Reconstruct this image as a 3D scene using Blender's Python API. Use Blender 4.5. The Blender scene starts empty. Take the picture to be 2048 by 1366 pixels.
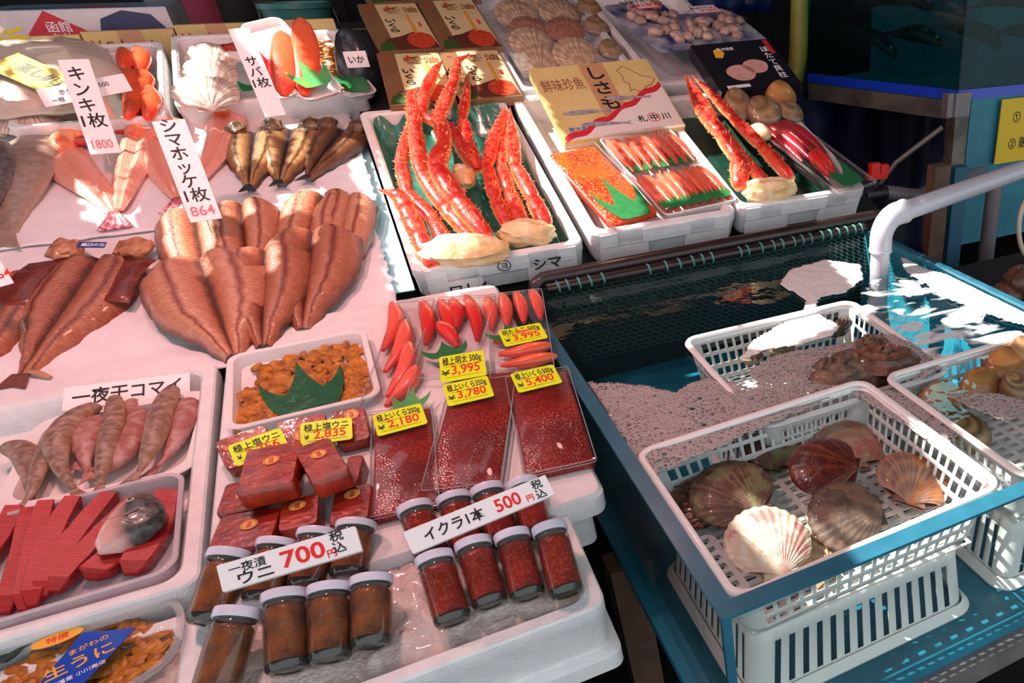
import bpy, bmesh, math, random
import numpy as np
from mathutils import Matrix, Vector, noise as mnoise
random.seed(7)
SC = bpy.context.scene
COL = SC.collection
# ------------------------------------------------------------ camera
F, CX, CY = 1457.0, 1631.0, 908.0
YAW, PIT, ROL = .521775, .597156, .00611
CAM = np.array([0., 0., 1.55])
_cy, _sy, _cp, _sp, _cr, _sr = math.cos(YAW), math.sin(YAW), math.cos(PIT), math.sin(PIT), math.cos(ROL), math.sin(ROL)
_f = np.array([_sy*_cp, _cy*_cp, -_sp]); _r = np.array([_cy, -_sy, 0.]); _d = np.cross(_f, _r)
CM = np.stack([_r*_cr+_d*_sr, -_r*_sr+_d*_cr, _f])
cam = bpy.data.objects.new('camera', bpy.data.cameras.new('camera'))
COL.objects.link(cam); SC.camera = cam
cam.matrix_world = Matrix(((CM[0][0], -CM[1][0], -CM[2][0], CAM[0]), (CM[0][1], -CM[1][1], -CM[2][1], CAM[1]),
                           (CM[0][2], -CM[1][2], -CM[2][2], CAM[2]), (0, 0, 0, 1)))
cam.data.sensor_width = 36; cam.data.lens = F/2048*36
cam.data.shift_x = (1024-CX)/2048; cam.data.shift_y = (CY-683)/2048
cam.data.clip_start = .02
# ------------------------------------------------------------ light
wd = bpy.data.worlds.new('world'); SC.world = wd; wd.use_nodes = True
wd.node_tree.nodes['Background'].inputs[0].default_value = (.86, .93, 1, 1)
wd.node_tree.nodes['Background'].inputs[1].default_value = 1.35
SUN = Vector((.50, -.30, -.81)).normalized()
sd = bpy.data.lights.new('sun', 'SUN'); sd.energy = 13; sd.angle = math.radians(.55); sd.color = (1, .95, .86)
so = bpy.data.objects.new('sun', sd); COL.objects.link(so)
so.rotation_euler = SUN.to_track_quat('-Z', 'Y').to_euler(); so.location = (-2, 4, 5)
SC.view_settings.view_transform = 'Standard'; SC.view_settings.look = 'None'
SC.view_settings.exposure = 0.0; SC.view_settings.gamma = 1
SC.cycles.max_bounces = 10; SC.cycles.transparent_max_bounces = 24
SC.cycles.caustics_reflective = False; SC.cycles.caustics_refractive = False
SC.cycles.sample_clamp_indirect = 4
# ------------------------------------------------------------ picture -> place helpers
def ray(x, y): return CM.T @ np.array([(x-CX)/F, (y-CY)/F, 1.])
def at(x, y, pl, h=0.):
    """where the view line through a pixel meets the sloping plane z = z0 + k (y - y0) + h"""
    z0, y0, k = pl; d = ray(x, y); t = (z0+h-k*y0-CAM[2])/(d[2]-k*d[1]); return Vector(CAM+t*d)
def ony(x, y, Y): d = ray(x, y); return Vector(CAM+d*(Y/d[1]))
def onx(x, y, X): d = ray(x, y); return Vector(CAM+d*(X/d[0]))
PA = (.710, .875, .13); PR = (.85, 1.9, .08); PB = (.823, 1.9, .075); PT = (.887, 2.1, .32); PS = (.92, 2.4, .32); PK = (.75, 1.2, .10)
def zc(y):  # the cloth's height along the display
    return .79+.055*(y-1.5) if y < 2.05 else .82+.22*(y-2.05)+.03*max(0, y-2.4)**1.5
def cl(x, y, h=0.):
    """on the cloth"""
    Y = 2.2
    for _ in range(30):
        d = ray(x, y); z = zc(Y)+h; t = (z-CAM[2])/d[2]; Y = .5*Y+.5*t*d[1]
    d = ray(x, y); t = (zc(Y)+h-CAM[2])/d[2]
    return Vector(CAM+t*d)
def frame(o, xd, n):
    """matrix with origin o, x along xd, z along n"""
    n = Vector(n).normalized(); x = Vector(xd); x = (x-n*x.dot(n)).normalized(); y = n.cross(x)
    return Matrix(((x.x, y.x, n.x, o[0]), (x.y, y.y, n.y, o[1]), (x.z, y.z, n.z, o[2]), (0, 0, 0, 1)))
def pn(k): return Vector((0, -k, 1)).normalized()
def quad(tl, tr, br, bl, pl, h=0.):
    """a rectangle lying on a sloping plane from its four picture corners: matrix, width, depth"""
    a, b, c, d = [at(*p, pl, h) for p in (tl, tr, br, bl)]
    o = (a+b+c+d)/4; xd = (b-a)+(c-d); w = xd.length/2; dp = ((a-d).length+(b-c).length)/2
    return frame(o, xd, pn(pl[2])), w, dp
def quad3(tl, tr, br, bl, P):
    """the same with P a function pixel -> point"""
    a, b, c, d = [P(*p) for p in (tl, tr, br, bl)]
    o = (a+b+c+d)/4; xd = (b-a)+(c-d); n = xd.cross((a-d)+(b-c)); w = xd.length/2; dp = ((a-d).length+(b-c).length)/2
    return frame(o, xd, n), w, dp
def hang(tl, tr, br, bl, Y, lean):
    """an upright card leaning back by `lean` (rad) from its picture corners, bottom edge centre at depth Y"""
    bc = ony((bl[0]+br[0])/2, (bl[1]+br[1])/2, Y)
    n = Vector((0, -math.cos(lean), math.sin(lean)))
    def hit(p):
        d = Vector(ray(*p)); c = Vector(CAM); return c+d*(n.dot(bc-c)/n.dot(d))
    a, b, c, d = [hit(p) for p in (tl, tr, br, bl)]
    xd = (b-a)+(c-d); o = (a+b+c+d)/4
    return frame(o, xd, n), xd.length/2, ((a-d).length+(b-c).length)/2
# ------------------------------------------------------------ mesh helpers
class MB:
    def __init__(s): s.v = []; s.f = []; s.m = []; s.t = []
    def add(s, V, Fc, mi=0, M=None, T=None):
        o = len(s.v)
        for i, p in enumerate(V):
            p = Vector(p); s.v.append(M @ p if M is not None else p); s.t.append(tuple(T[i]) if T is not None else (0, 0, 0))
        for f in Fc: s.f.append([o+i for i in f]); s.m.append(mi)
        return s
    def loft(s, rings, caps=(True, True), mi=0, M=None, T=None, closed=True):
        n = len(rings[0]); k = len(rings); V = [p for r in rings for p in r]; Fc = []
        for i in range(k-1):
            for j in range(n if closed else n-1):
                j2 = (j+1) % n; Fc.append((i*n+j, i*n+j2, (i+1)*n+j2, (i+1)*n+j))
        if closed and caps[0]: Fc.append(tuple(reversed(range(n))))
        if closed and caps[1]: Fc.append(tuple((k-1)*n+j for j in range(n)))
        TT = None
        if T is not None: TT = [t for r in T for t in r]
        return s.add(V, Fc, mi, M, TT)
    def box(s, x0, x1, y0, y1, z0, z1, mi=0, M=None):
        V = [(x, y, z) for z in (z0, z1) for y in (y0, y1) for x in (x0, x1)]
        return s.add(V, [(0, 2, 3, 1), (4, 5, 7, 6), (0, 1, 5, 4), (2, 6, 7, 3), (0, 4, 6, 2), (1, 3, 7, 5)], mi, M)
    def rr(s, secs, n=5, caps=(True, True), mi=0, M=None):
        """loft of rounded rectangles (w, d, r, z[, cx, cy])"""
        return s.loft([rrect(*q, n=n) for q in secs], caps, mi, M)
    def tube(s, pts, rad, n=10, caps=(True, True), mi=0, M=None, flat=1.):
        pts = [Vector(p) for p in pts]; rings = []; up = None
        for i, p in enumerate(pts):
            t = (pts[min(i+1, len(pts)-1)]-pts[max(i-1, 0)]).normalized()
            if up is None: up = Vector((0, 0, 1)) if abs(t.z) < .9 else Vector((0, 1, 0))
            sd_ = t.cross(up).normalized(); up = sd_.cross(t).normalized(); r = rad[i] if hasattr(rad, '__len__') else rad
            rings.append([p+sd_*(r*math.cos(a))+up*(r*flat*math.sin(a)) for a in [2*math.pi*j/n for j in range(n)]])
        return s.loft(rings, caps, mi, M)
    def lathe(s, prof, n=24, mi=0, M=None, caps=(False, False), rid=0):
        rings = []
        for r, z in prof: rings.append([(r*math.cos(2*math.pi*j/n), r*math.sin(2*math.pi*j/n), z) for j in range(n)])
        return s.loft(rings, caps, mi, M)
    def build(s, name, mats, parent=None, M=None, smooth=True, sharp=40):
        me = bpy.data.meshes.new(name); me.from_pydata([tuple(p) for p in s.v], [], s.f)
        if not isinstance(mats, (list, tuple)): mats = [mats]
        for m in mats: me.materials.append(m)
        if any(s.m): me.polygons.foreach_set('material_index', s.m)
        if any(t != (0, 0, 0) for t in s.t):
            a = me.attributes.new('tex', 'FLOAT_VECTOR', 'POINT'); a.data.foreach_set('vector', [c for t in s.t for c in t])
        me.validate(); bm = bmesh.new(); bm.from_mesh(me); bmesh.ops.recalc_face_normals(bm, faces=bm.faces); bm.to_mesh(me); bm.free()
        if smooth:
            me.polygons.foreach_set('use_smooth', [True]*len(me.polygons)); me.set_sharp_from_angle(angle=math.radians(sharp))
        o = bpy.data.objects.new(name, me); COL.objects.link(o)
        if parent is not None: o.parent = parent
        if M is not None: o.matrix_local = M
        return o
def rrect(w, d, r, z, cx=0, cy=0, n=5):
    r = min(r, w/2-1e-5, d/2-1e-5); P = []
    for qx, qy, a0 in ((1, 1, 0), (-1, 1, 90), (-1, -1, 180), (1, -1, 270)):
        for i in range(n+1):
            a = math.radians(a0+90*i/n); P.append((cx+qx*(w/2-r)+r*math.cos(a), cy+qy*(d/2-r)+r*math.sin(a), z))
    return P
def tag(o, label, cat, group=None, kind=None):
    if label: o['label'] = label
    if cat: o['category'] = cat
    if group: o['group'] = group
    if kind: o['kind'] = kind
    return o
def thing(name, label, cat, M=None, group=None):
    o = bpy.data.objects.new(name, None); COL.objects.link(o); o.empty_display_size = .02
    if M is not None: o.matrix_world = M
    return tag(o, label, cat, group)
def struct(o): o['kind'] = 'structure'; return o
def dup(o, M, label=None):
    c = o.copy(); COL.objects.link(c); c.matrix_world = M
    if label: c['label'] = label
    for ch in list(o.children):
        k = ch.copy(); COL.objects.link(k); k.parent = c; k.matrix_local = ch.matrix_local.copy()
        for g in list(ch.children):
            q = g.copy(); COL.objects.link(q); q.parent = k; q.matrix_local = g.matrix_local.copy()
    return c
def text(s, h, m, name, parent, M, bold=0., ext=.0002, vert=False, sx=1., sp=1., fit=None):
    """lettering as a mesh lying in the local xy plane, centred; vert = one character per line"""
    cu = bpy.data.curves.new('t', 'FONT'); cu.body = '\n'.join(s) if vert and '\n' not in s else s
    cu.align_x = 'CENTER'; cu.align_y = 'CENTER'; cu.size = h; cu.extrude = ext; cu.offset = bold*h; cu.resolution_u = 3
    if vert: cu.space_line = .92*sp
    else: cu.space_character = sp
    t = bpy.data.objects.new('t', cu); COL.objects.link(t); dg = bpy.context.evaluated_depsgraph_get()
    me = bpy.data.meshes.new_from_object(t.evaluated_get(dg)); bpy.data.objects.remove(t); bpy.data.curves.remove(cu)
    me.name = name
    if len(me.vertices):
        xs = [v.co for v in me.vertices]; c = Vector(((min(p.x for p in xs)+max(p.x for p in xs))/2, (min(p.y for p in xs)+max(p.y for p in xs))/2, 0))
        if fit: sx = fit/max(1e-5, max(p.x for p in xs)-min(p.x for p in xs))
        for v in me.vertices: v.co = Vector(((v.co.x-c.x)*sx, v.co.y-c.y, v.co.z))
    me.materials.clear(); me.materials.append(m)
    o = bpy.data.objects.new(name, me); COL.objects.link(o)
    if parent is not None: o.parent = parent
    o.matrix_local = M
    return o
T3 = Matrix.Translation
def RX(a): return Matrix.Rotation(a, 4, 'X')
def RY(a): return Matrix.Rotation(a, 4, 'Y')
def RZ(a): return Matrix.Rotation(a, 4, 'Z')
def blob(mb, r, seed, amp=.2, fr=2., n=16, m=10, mi=0, M=None, power=1.):
    rings = []
    for i in range(m+1):
        th = math.pi*i/m; ring = []
        for j in range(n):
            a = 2*math.pi*j/n; p = Vector((math.sin(th)*math.cos(a), math.sin(th)*math.sin(a), math.cos(th)))
            k = 1+amp*mnoise.noise(p*fr+Vector((seed*3.7, seed*1.3, seed)))
            ring.append((p.x*r[0]*k, p.y*r[1]*k, p.z*r[2]*k))
        rings.append(ring)
    return mb.loft(rings, (False, False), mi, M)
# ------------------------------------------------------------ materials
def new(name):
    m = bpy.data.materials.new(name); m.use_nodes = True; nt = m.node_tree
    return m, nt, nt.nodes['Principled BSDF']
def lin(c): return tuple((v/12.92 if v <= .04045 else ((v+.055)/1.055)**2.4) for v in [x/255 for x in c])+(1,)
def mat(name, c, rough=.5, c2=None, sc=20, bump=0, bsc=60, metal=0, sss=0, coat=0, det=3, spec=.5, sharp=0):
    m, nt, b = new(name); b.inputs['Base Color'].default_value = lin(c); b.inputs['Roughness'].default_value = rough
    b.inputs['Metallic'].default_value = metal; b.inputs['Specular IOR Level'].default_value = spec
    if sss: b.inputs['Subsurface Weight'].default_value = sss; b.inputs['Subsurface Radius'].default_value = (.01, .004, .002); b.inputs['Subsurface Scale'].default_value = .6
    if coat: b.inputs['Coat Weight'].default_value = coat; b.inputs['Coat Roughness'].default_value = .08
    tc = nt.nodes.new('ShaderNodeTexCoord')
    if c2 is not None:
        n = nt.nodes.new('ShaderNodeTexNoise'); n.inputs['Scale'].default_value = sc; n.inputs['Detail'].default_value = det
        nt.links.new(tc.outputs['Object'], n.inputs['Vector'])
        r = nt.nodes.new('ShaderNodeValToRGB'); r.color_ramp.elements[0].color = lin(c); r.color_ramp.elements[1].color = lin(c2)
        r.color_ramp.elements[0].position = .35+sharp; r.color_ramp.elements[1].position = .65-sharp
        nt.links.new(n.outputs['Fac'], r.inputs['Fac']); nt.links.new(r.outputs['Color'], b.inputs['Base Color'])
    if bump:
        n2 = nt.nodes.new('ShaderNodeTexNoise'); n2.inputs['Scale'].default_value = bsc; n2.inputs['Detail'].default_value = 4
        nt.links.new(tc.outputs['Object'], n2.inputs['Vector'])
        bp = nt.nodes.new('ShaderNodeBump'); bp.inputs['Strength'].default_value = bump; bp.inputs['Distance'].default_value = .01
        nt.links.new(n2.outputs['Fac'], bp.inputs['Height']); nt.links.new(bp.outputs['Normal'], b.inputs['Normal'])
    return m
def clear(name, tint=(255, 255, 255), refl=.9, rough=.04, haze=0., hazec=(235, 235, 235), bump=0., bsc=40, f0=1.45):
    """thin clear plastic, glass, film or water skin: lets light straight through, mirrors by angle"""
    m = bpy.data.materials.new(name); m.use_nodes = True; nt = m.node_tree; nt.nodes.clear()
    o = nt.nodes.new('ShaderNodeOutputMaterial'); tr = nt.nodes.new('ShaderNodeBsdfTransparent'); tr.inputs[0].default_value = lin(tint)
    gl = nt.nodes.new('ShaderNodeBsdfGlossy'); gl.inputs['Roughness'].default_value = rough
    fr = nt.nodes.new('ShaderNodeLayerWeight'); fr.inputs['Blend'].default_value = .5; F0 = ((f0-1)/(f0+1))**2
    pw = nt.nodes.new('ShaderNodeMath'); pw.operation = 'POWER'; pw.inputs[1].default_value = 5; nt.links.new(fr.outputs['Facing'], pw.inputs[0])
    ma = nt.nodes.new('ShaderNodeMath'); ma.operation = 'MULTIPLY_ADD'; ma.inputs[1].default_value = 1-F0; ma.inputs[2].default_value = F0; nt.links.new(pw.outputs[0], ma.inputs[0])
    mu = nt.nodes.new('ShaderNodeMath'); mu.operation = 'MULTIPLY'; mu.inputs[1].default_value = refl; mu.use_clamp = True
    mx = nt.nodes.new('ShaderNodeMixShader'); nt.links.new(ma.outputs[0], mu.inputs[0]); nt.links.new(mu.outputs[0], mx.inputs[0])
    base = tr.outputs[0]
    if haze:
        df = nt.nodes.new('ShaderNodeBsdfDiffuse'); df.inputs[0].default_value = lin(hazec); m2 = nt.nodes.new('ShaderNodeMixShader')
        m2.inputs[0].default_value = haze; nt.links.new(tr.outputs[0], m2.inputs[1]); nt.links.new(df.outputs[0], m2.inputs[2]); base = m2.outputs[0]
    nt.links.new(base, mx.inputs[1]); nt.links.new(gl.outputs[0], mx.inputs[2]); nt.links.new(mx.outputs[0], o.inputs[0])
    if bump:
        tc = nt.nodes.new('ShaderNodeTexCoord'); n2 = nt.nodes.new('ShaderNodeTexNoise'); n2.inputs['Scale'].default_value = bsc; n2.inputs['Detail'].default_value = 3
        bp = nt.nodes.new('ShaderNodeBump'); bp.inputs['Strength'].default_value = bump; bp.inputs['Distance'].default_value = .01
        nt.links.new(tc.outputs['Object'], n2.inputs['Vector']); nt.links.new(n2.outputs['Fac'], bp.inputs['Height'])
        nt.links.new(bp.outputs['Normal'], gl.inputs['Normal']); nt.links.new(bp.outputs['Normal'], fr.inputs['Normal'])
    return m
def texmat(name, stops, axis=0, rough=.4, nsc=30, nmix=.25, ncol=None, bump=0, bsc=80, coat=0, sss=0, warp=0., wsc=8, stretch=(1, 1, 1), spec=.5):
    """colour ramp along one axis of the mesh's own 'tex' coordinate, broken up by noise"""
    m, nt, b = new(name); L = nt.links.new; N = nt.nodes.new
    b.inputs['Roughness'].default_value = rough; b.inputs['Specular IOR Level'].default_value = spec
    if coat: b.inputs['Coat Weight'].default_value = coat; b.inputs['Coat Roughness'].default_value = .1
    if sss: b.inputs['Subsurface Weight'].default_value = sss; b.inputs['Subsurface Radius'].default_value = (.008, .003, .002); b.inputs['Subsurface Scale'].default_value = .5
    at_ = N('ShaderNodeAttribute'); at_.attribute_name = 'tex'; sp = N('ShaderNodeSeparateXYZ'); L(at_.outputs['Vector'], sp.inputs[0])
    tc = N('ShaderNodeTexCoord'); mp = N('ShaderNodeMapping'); mp.inputs['Scale'].default_value = stretch; L(tc.outputs['Object'], mp.inputs[0])
    n = N('ShaderNodeTexNoise'); n.inputs['Scale'].default_value = nsc; n.inputs['Detail'].default_value = 4; L(mp.outputs[0], n.inputs['Vector'])
    val = sp.outputs[axis]
    if warp:
        n3 = N('ShaderNodeTexNoise'); n3.inputs['Scale'].default_value = wsc; n3.inputs['Detail'].default_value = 3; L(tc.outputs['Object'], n3.inputs['Vector'])
        ma = N('ShaderNodeMath'); ma.operation = 'MULTIPLY_ADD'; L(n3.outputs['Fac'], ma.inputs[0]); ma.inputs[1].default_value = warp*2; 
        sb = N('ShaderNodeMath'); sb.operation = 'SUBTRACT'; L(val, sb.inputs[0]); sb.inputs[1].default_value = warp; L(sb.outputs[0], ma.inputs[2]); val = ma.outputs[0]
    r = N('ShaderNodeValToRGB'); el = r.color_ramp.elements
    while len(el) < len(stops): el.new(.5)
    for e, (p, c) in zip(el, stops): e.position = p; e.color = lin(c)
    L(val, r.inputs['Fac']); out = r.outputs['Color']
    if nmix:
        mr = N('ShaderNodeMapRange'); mr.inputs[1].default_value = .4; mr.inputs[2].default_value = .65; L(n.outputs['Fac'], mr.inputs[0])
        mu = N('ShaderNodeMath'); mu.operation = 'MULTIPLY'; mu.inputs[1].default_value = nmix; L(mr.outputs[0], mu.inputs[0])
        mx = N('ShaderNodeMix'); mx.data_type = 'RGBA'; L(mu.outputs[0], mx.inputs['Factor']); L(out, mx.inputs['A']); mx.inputs['B'].default_value = lin(ncol or stops[0][1]); out = mx.outputs['Result']
    L(out, b.inputs['Base Color'])
    if bump:
        n2 = N('ShaderNodeTexNoise'); n2.inputs['Scale'].default_value = bsc; n2.inputs['Detail'].default_value = 3; L(mp.outputs[0], n2.inputs['Vector'])
        bp = N('ShaderNodeBump'); bp.inputs['Strength'].default_value = bump; bp.inputs['Distance'].default_value = .006; L(n2.outputs['Fac'], bp.inputs['Height']); L(bp.outputs['Normal'], b.inputs['Normal'])
    return m
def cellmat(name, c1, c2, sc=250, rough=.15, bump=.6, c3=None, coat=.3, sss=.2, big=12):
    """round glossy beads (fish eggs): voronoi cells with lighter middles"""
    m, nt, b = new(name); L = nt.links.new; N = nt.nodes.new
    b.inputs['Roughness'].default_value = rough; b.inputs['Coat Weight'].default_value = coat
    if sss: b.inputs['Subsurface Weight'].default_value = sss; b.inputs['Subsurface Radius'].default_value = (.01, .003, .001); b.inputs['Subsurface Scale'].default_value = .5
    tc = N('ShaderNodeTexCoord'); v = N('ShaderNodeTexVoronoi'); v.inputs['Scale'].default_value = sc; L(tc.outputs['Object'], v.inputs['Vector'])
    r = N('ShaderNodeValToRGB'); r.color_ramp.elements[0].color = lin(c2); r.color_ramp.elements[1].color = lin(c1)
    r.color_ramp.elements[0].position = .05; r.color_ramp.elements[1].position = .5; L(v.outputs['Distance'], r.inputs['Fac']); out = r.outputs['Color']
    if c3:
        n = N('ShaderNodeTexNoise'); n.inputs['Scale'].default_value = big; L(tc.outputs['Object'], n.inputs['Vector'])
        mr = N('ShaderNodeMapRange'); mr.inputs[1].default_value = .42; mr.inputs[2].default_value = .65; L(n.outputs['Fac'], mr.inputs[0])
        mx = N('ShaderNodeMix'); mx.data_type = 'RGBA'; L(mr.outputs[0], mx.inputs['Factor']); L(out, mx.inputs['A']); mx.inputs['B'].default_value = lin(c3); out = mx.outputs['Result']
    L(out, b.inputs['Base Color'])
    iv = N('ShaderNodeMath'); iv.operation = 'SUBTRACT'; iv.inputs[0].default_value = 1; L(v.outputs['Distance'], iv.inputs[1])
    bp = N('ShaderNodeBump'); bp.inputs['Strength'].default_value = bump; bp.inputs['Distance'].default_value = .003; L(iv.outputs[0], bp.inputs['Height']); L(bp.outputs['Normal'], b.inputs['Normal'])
    return m
FOAMW = mat('styrofoam', (236, 233, 232), .75, (226, 224, 224), 30, .25, 220)
WHITE = mat('white_card', (240, 236, 235), .5)
PLASW = mat('white_plastic', (238, 234, 230), .35, coat=.2)
PLAST = mat('tray_plastic', (240, 232, 230), .3, coat=.3)
BLACK = mat('black_ink', (22, 20, 22), .6); RED = mat('red_ink', (225, 38, 30), .6); PINK = mat('pink_ink', (244, 120, 130), .6)
YEL = mat('yellow_card', (222, 244, 6), .5)
FILM = clear('clear_film', refl=.7, rough=.05, haze=.0, bump=.5, bsc=25)
PACK = clear('clear_pack', tint=(252, 250, 250), refl=1.0, rough=.04, haze=.012)
PACKE = clear('clear_pack_edge', tint=(235, 228, 228), refl=1.0, rough=.05, haze=.3)
GLASS = clear('jar_glass', tint=(226, 226, 216), refl=1.1, rough=.02, haze=.02, f0=1.5)
GLASSB = clear('jar_glass_base', tint=(120, 122, 112), refl=1.3, rough=.03, haze=.03, f0=1.5)
LEAFM = mat('baran_green', (28, 112, 58), .35, (38, 128, 66), 40, .1, 200)
LEAFD = mat('baran_dark', (24, 84, 48), .3, (34, 100, 58), 40, .1, 200)
LEAFL = mat('baran_light', (60, 165, 105), .35, (110, 160, 60), 25)
# ============================================================ setting
FLOORM = mat('wet_floor', (40, 37, 37), .35, (26, 24, 25), 6, .3, 40)
WALLD = mat('dark_wall', (22, 24, 30), .8, (14, 15, 20), 3)
AWN = mat('awning_gobo_cloth', (96, 92, 88), .9)
fl = MB().box(-5, 6, -3, 7.5, -.05, 0).build('floor', FLOORM); struct(fl)
wb = MB().box(-5, 6, 7.4, 7.5, 0, 3.2).build('wall_back', WALLD); struct(wb)
wr = MB().box(5.9, 6, .8, 7.5, 0, 3.2).build('wall_right', WALLD); struct(wr)
# ============================================================ generic builders
def styro(name, label, M, w, d, h, wall=.028, notch=True, top=.0, group=None, marks=None, floor=.02):
    """open styrofoam box; local origin = centre of the rim plane, z up"""
    t = thing(name, label, 'styrofoam box', M @ T3((0, 0, -h)), group)
    b = MB(); tp = .012
    b.rr([(w-tp-.012, d-.012-tp, .02, 0), (w-.01, d-.01-tp, .022, .012), (w-.004, d-.006, .024, h-.035), (w, d, .026, h-.03), (w, d, .026, h-.004), (w-.006, d-.006, .024, h),
          (w-2*wall+.012, d-2*wall+.012, .03, h), (w-2*wall, d-2*wall, .03, h-.006), (w-2*wall-.02, d-2*wall-.02, .035, floor)], 6)
    b.build('box_body', FOAMW, t, sharp=35)
    if notch:
        # raised front panel with moulded recesses
        p = MB(); W2 = w/2-.026; xs = [-W2, -W2+.05, -W2+.13, -.06, .06, W2-.13, W2-.05, W2]; zs = [.006, .05, .052, h-.05, h-.034, h-.005]
        rec = {(1, 3), (1, 4), (5, 3), (5, 4), (3, 0)}
        for i in range(len(xs)-1):
            for j in range(len(zs)-1):
                if (i, j) in rec: continue
                y1 = -d/2-.002 if j < 4 else -d/2-.0035
                p.box(xs[i], xs[i+1], y1, -d/2+.008, zs[j], zs[j+1])
        p.build('front_panel', FOAMW, t, smooth=False)
    return t
def pack(name, label, M, w, d, h, lidh=.006, group=None):
    """shallow clear plastic box with a lipped lid; origin = centre of the base"""
    t = thing(name, label, 'food pack', M, group)
    MB().rr([(w-.006, d-.006, .006, .0005), (w-.002, d-.002, .007, h-lidh)], 3, caps=(True, False)).build('tray', PACK, t)
    MB().rr([(w, d, .007, h-lidh-.003), (w, d, .007, h), (w-.008, d-.008, .006, h+.0005)], 3, caps=(False, True)).build('lid', PACK, t)
    e = MB()
    for z in (h-lidh, h):
        ring = rrect(w+.0008, d+.0008, .007, z, n=3)+[rrect(w+.0008, d+.0008, .007, z, n=3)[0]]
        e.tube(ring, .0009, 5, caps=(False, False))
    e.build('lip', PACKE, t)
    return t
def sac(L, r, bend=.15, seed=0, n=12, k=14, tail=.55, fz=.9):
    """one roe sac lying along +y, fat at y=L, thin at y=0"""
    mb = MB(); rings = []; T = []
    for i in range(k+1):
        u = i/k; y = L*u; rr_ = 1.18*r*(math.sin(math.pi*min(1, (u*.86+.07)))**.55)*(tail+(1-tail)*min(1, u*1.5)**.8) if 0 < u < 1 else r*.3
        cx = bend*L*math.sin(math.pi*u)*.5; ring = []; tt = []
        for j in range(n):
            a = 2*math.pi*j/n; q = 1+.08*mnoise.noise(Vector((u*3+seed, math.cos(a), math.sin(a)+seed*2)))
            ring.append((cx+rr_*q*math.cos(a), y, r*fz+rr_*fz*q*math.sin(a))); tt.append((u, math.cos(a), math.sin(a)))
        rings.append(ring); T.append(tt)
    return mb.loft(rings, (True, True), T=T)
def sacm(name, a, b, c, bump=.15): return texmat(name, [(0, a), (.35, b), (1, c)], 0, .22, 45, .35, b, bump, 90, coat=.5, sss=.35, stretch=(3, 1, 1))
SAC_PINK = sacm('roe_sac_pink', (236, 70, 60), (240, 100, 84), (242, 118, 96))
SAC_RED = sacm('roe_sac_red', (196, 24, 28), (222, 44, 44), (232, 70, 62), .3)
SAC_DK = sacm('roe_sac_crimson', (140, 20, 34), (178, 34, 48), (190, 44, 56), .2)
SAC_OR = sacm('roe_sac_orange', (236, 70, 40), (240, 96, 56), (245, 120, 80))
SAC_BR = sacm('roe_sac_brick', (206, 64, 44), (222, 92, 68), (232, 122, 92))
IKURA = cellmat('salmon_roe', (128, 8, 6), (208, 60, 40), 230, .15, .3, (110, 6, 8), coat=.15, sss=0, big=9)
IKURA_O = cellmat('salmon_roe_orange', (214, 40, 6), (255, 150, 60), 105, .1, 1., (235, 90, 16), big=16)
def sacat(name, label, group, p0, p1, pl, h, r, m, bend=.1, seed=0, P=None, fz=.9, tail=.55):
    """a sac between two picture points (p0 thin end, p1 fat end) on a plane"""
    a = at(*p0, pl, h) if P is None else P(*p0); b = at(*p1, pl, h) if P is None else P(*p1)
    y = (b-a); n = pn(pl[2]) if P is None else Vector((0, -.2, 1)); x = y.cross(n)
    M = frame(a, x, n)
    o = sac(y.length, r, bend, seed, fz=fz, tail=tail).build(name, m, None, M); return tag(o, label, 'roe sac', group)
def leaf(name, label, M, w, h, m, group=None, tips=3, thick=.0006, crown=.55):
    """green plastic grass divider: pointed tips on a low base"""
    b0 = 1-crown; o2 = []
    def q(p, c, e, k=6): return [((1-t)**2*p[0]+2*t*(1-t)*c[0]+t*t*e[0], (1-t)**2*p[1]+2*t*(1-t)*c[1]+t*t*e[1]) for t in [i/k for i in range(k)]]
    tp_ = [((k+.5)/tips-.5 if tips > 1 else 0) for k in range(tips)]; tp_ = [x*1.5*w if abs(x) > .2 else x*w*1.1 for x in tp_]; hs = [h*(.72+.28*(1-abs(x)/(w*.5))) for x in tp_]
    pts = [(-w*.33, 0)]
    for k in range(tips):
        t_ = (tp_[k], hs[k]); lf = pts[-1]; va = (w*.33, 0) if k == tips-1 else ((tp_[k]+tp_[k+1])/2*.9, h*b0*.75)
        sp = w/tips*.26
        o2 += q(lf, (t_[0]-sp, h*b0*.4+hs[k]*.34), t_) if k else q(lf, (t_[0]-sp*.2, hs[k]*.42), t_); o2 += q(t_, (t_[0]+sp, h*b0*.4+hs[k]*.34), va) if k < tips-1 else q(t_, (t_[0]+sp*.2, hs[k]*.42), va); pts.append(va)
    o2.append((w*.33, 0)); o2 = o2+[(w*.2, -h*.03), (-w*.2, -h*.03)]
    me = MB(); N = len(o2); me.add([(x, y, 0) for x, y in o2]+[(x, y, thick) for x, y in o2], [tuple(range(N)), tuple(range(N, 2*N))]+[(i, (i+1) % N, N+(i+1) % N, N+i) for i in range(N)])
    bm_o = me.build(name, m, None, M, smooth=False); return tag(bm_o, label, 'leaf divider', group)
def card(name, label, M, w, h, th=.0015, m=WHITE, cat='price sign', r=.002, group=None):
    t = thing(name, label, cat, M, group)
    MB().rr([(w-.001, h-.001, r, -th), (w, h, r, -th+.0003), (w, h, r, -.0002), (w-.0006, h-.0006, r, 0)], 3).build('card', m, t, smooth=False)
    return t
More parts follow.
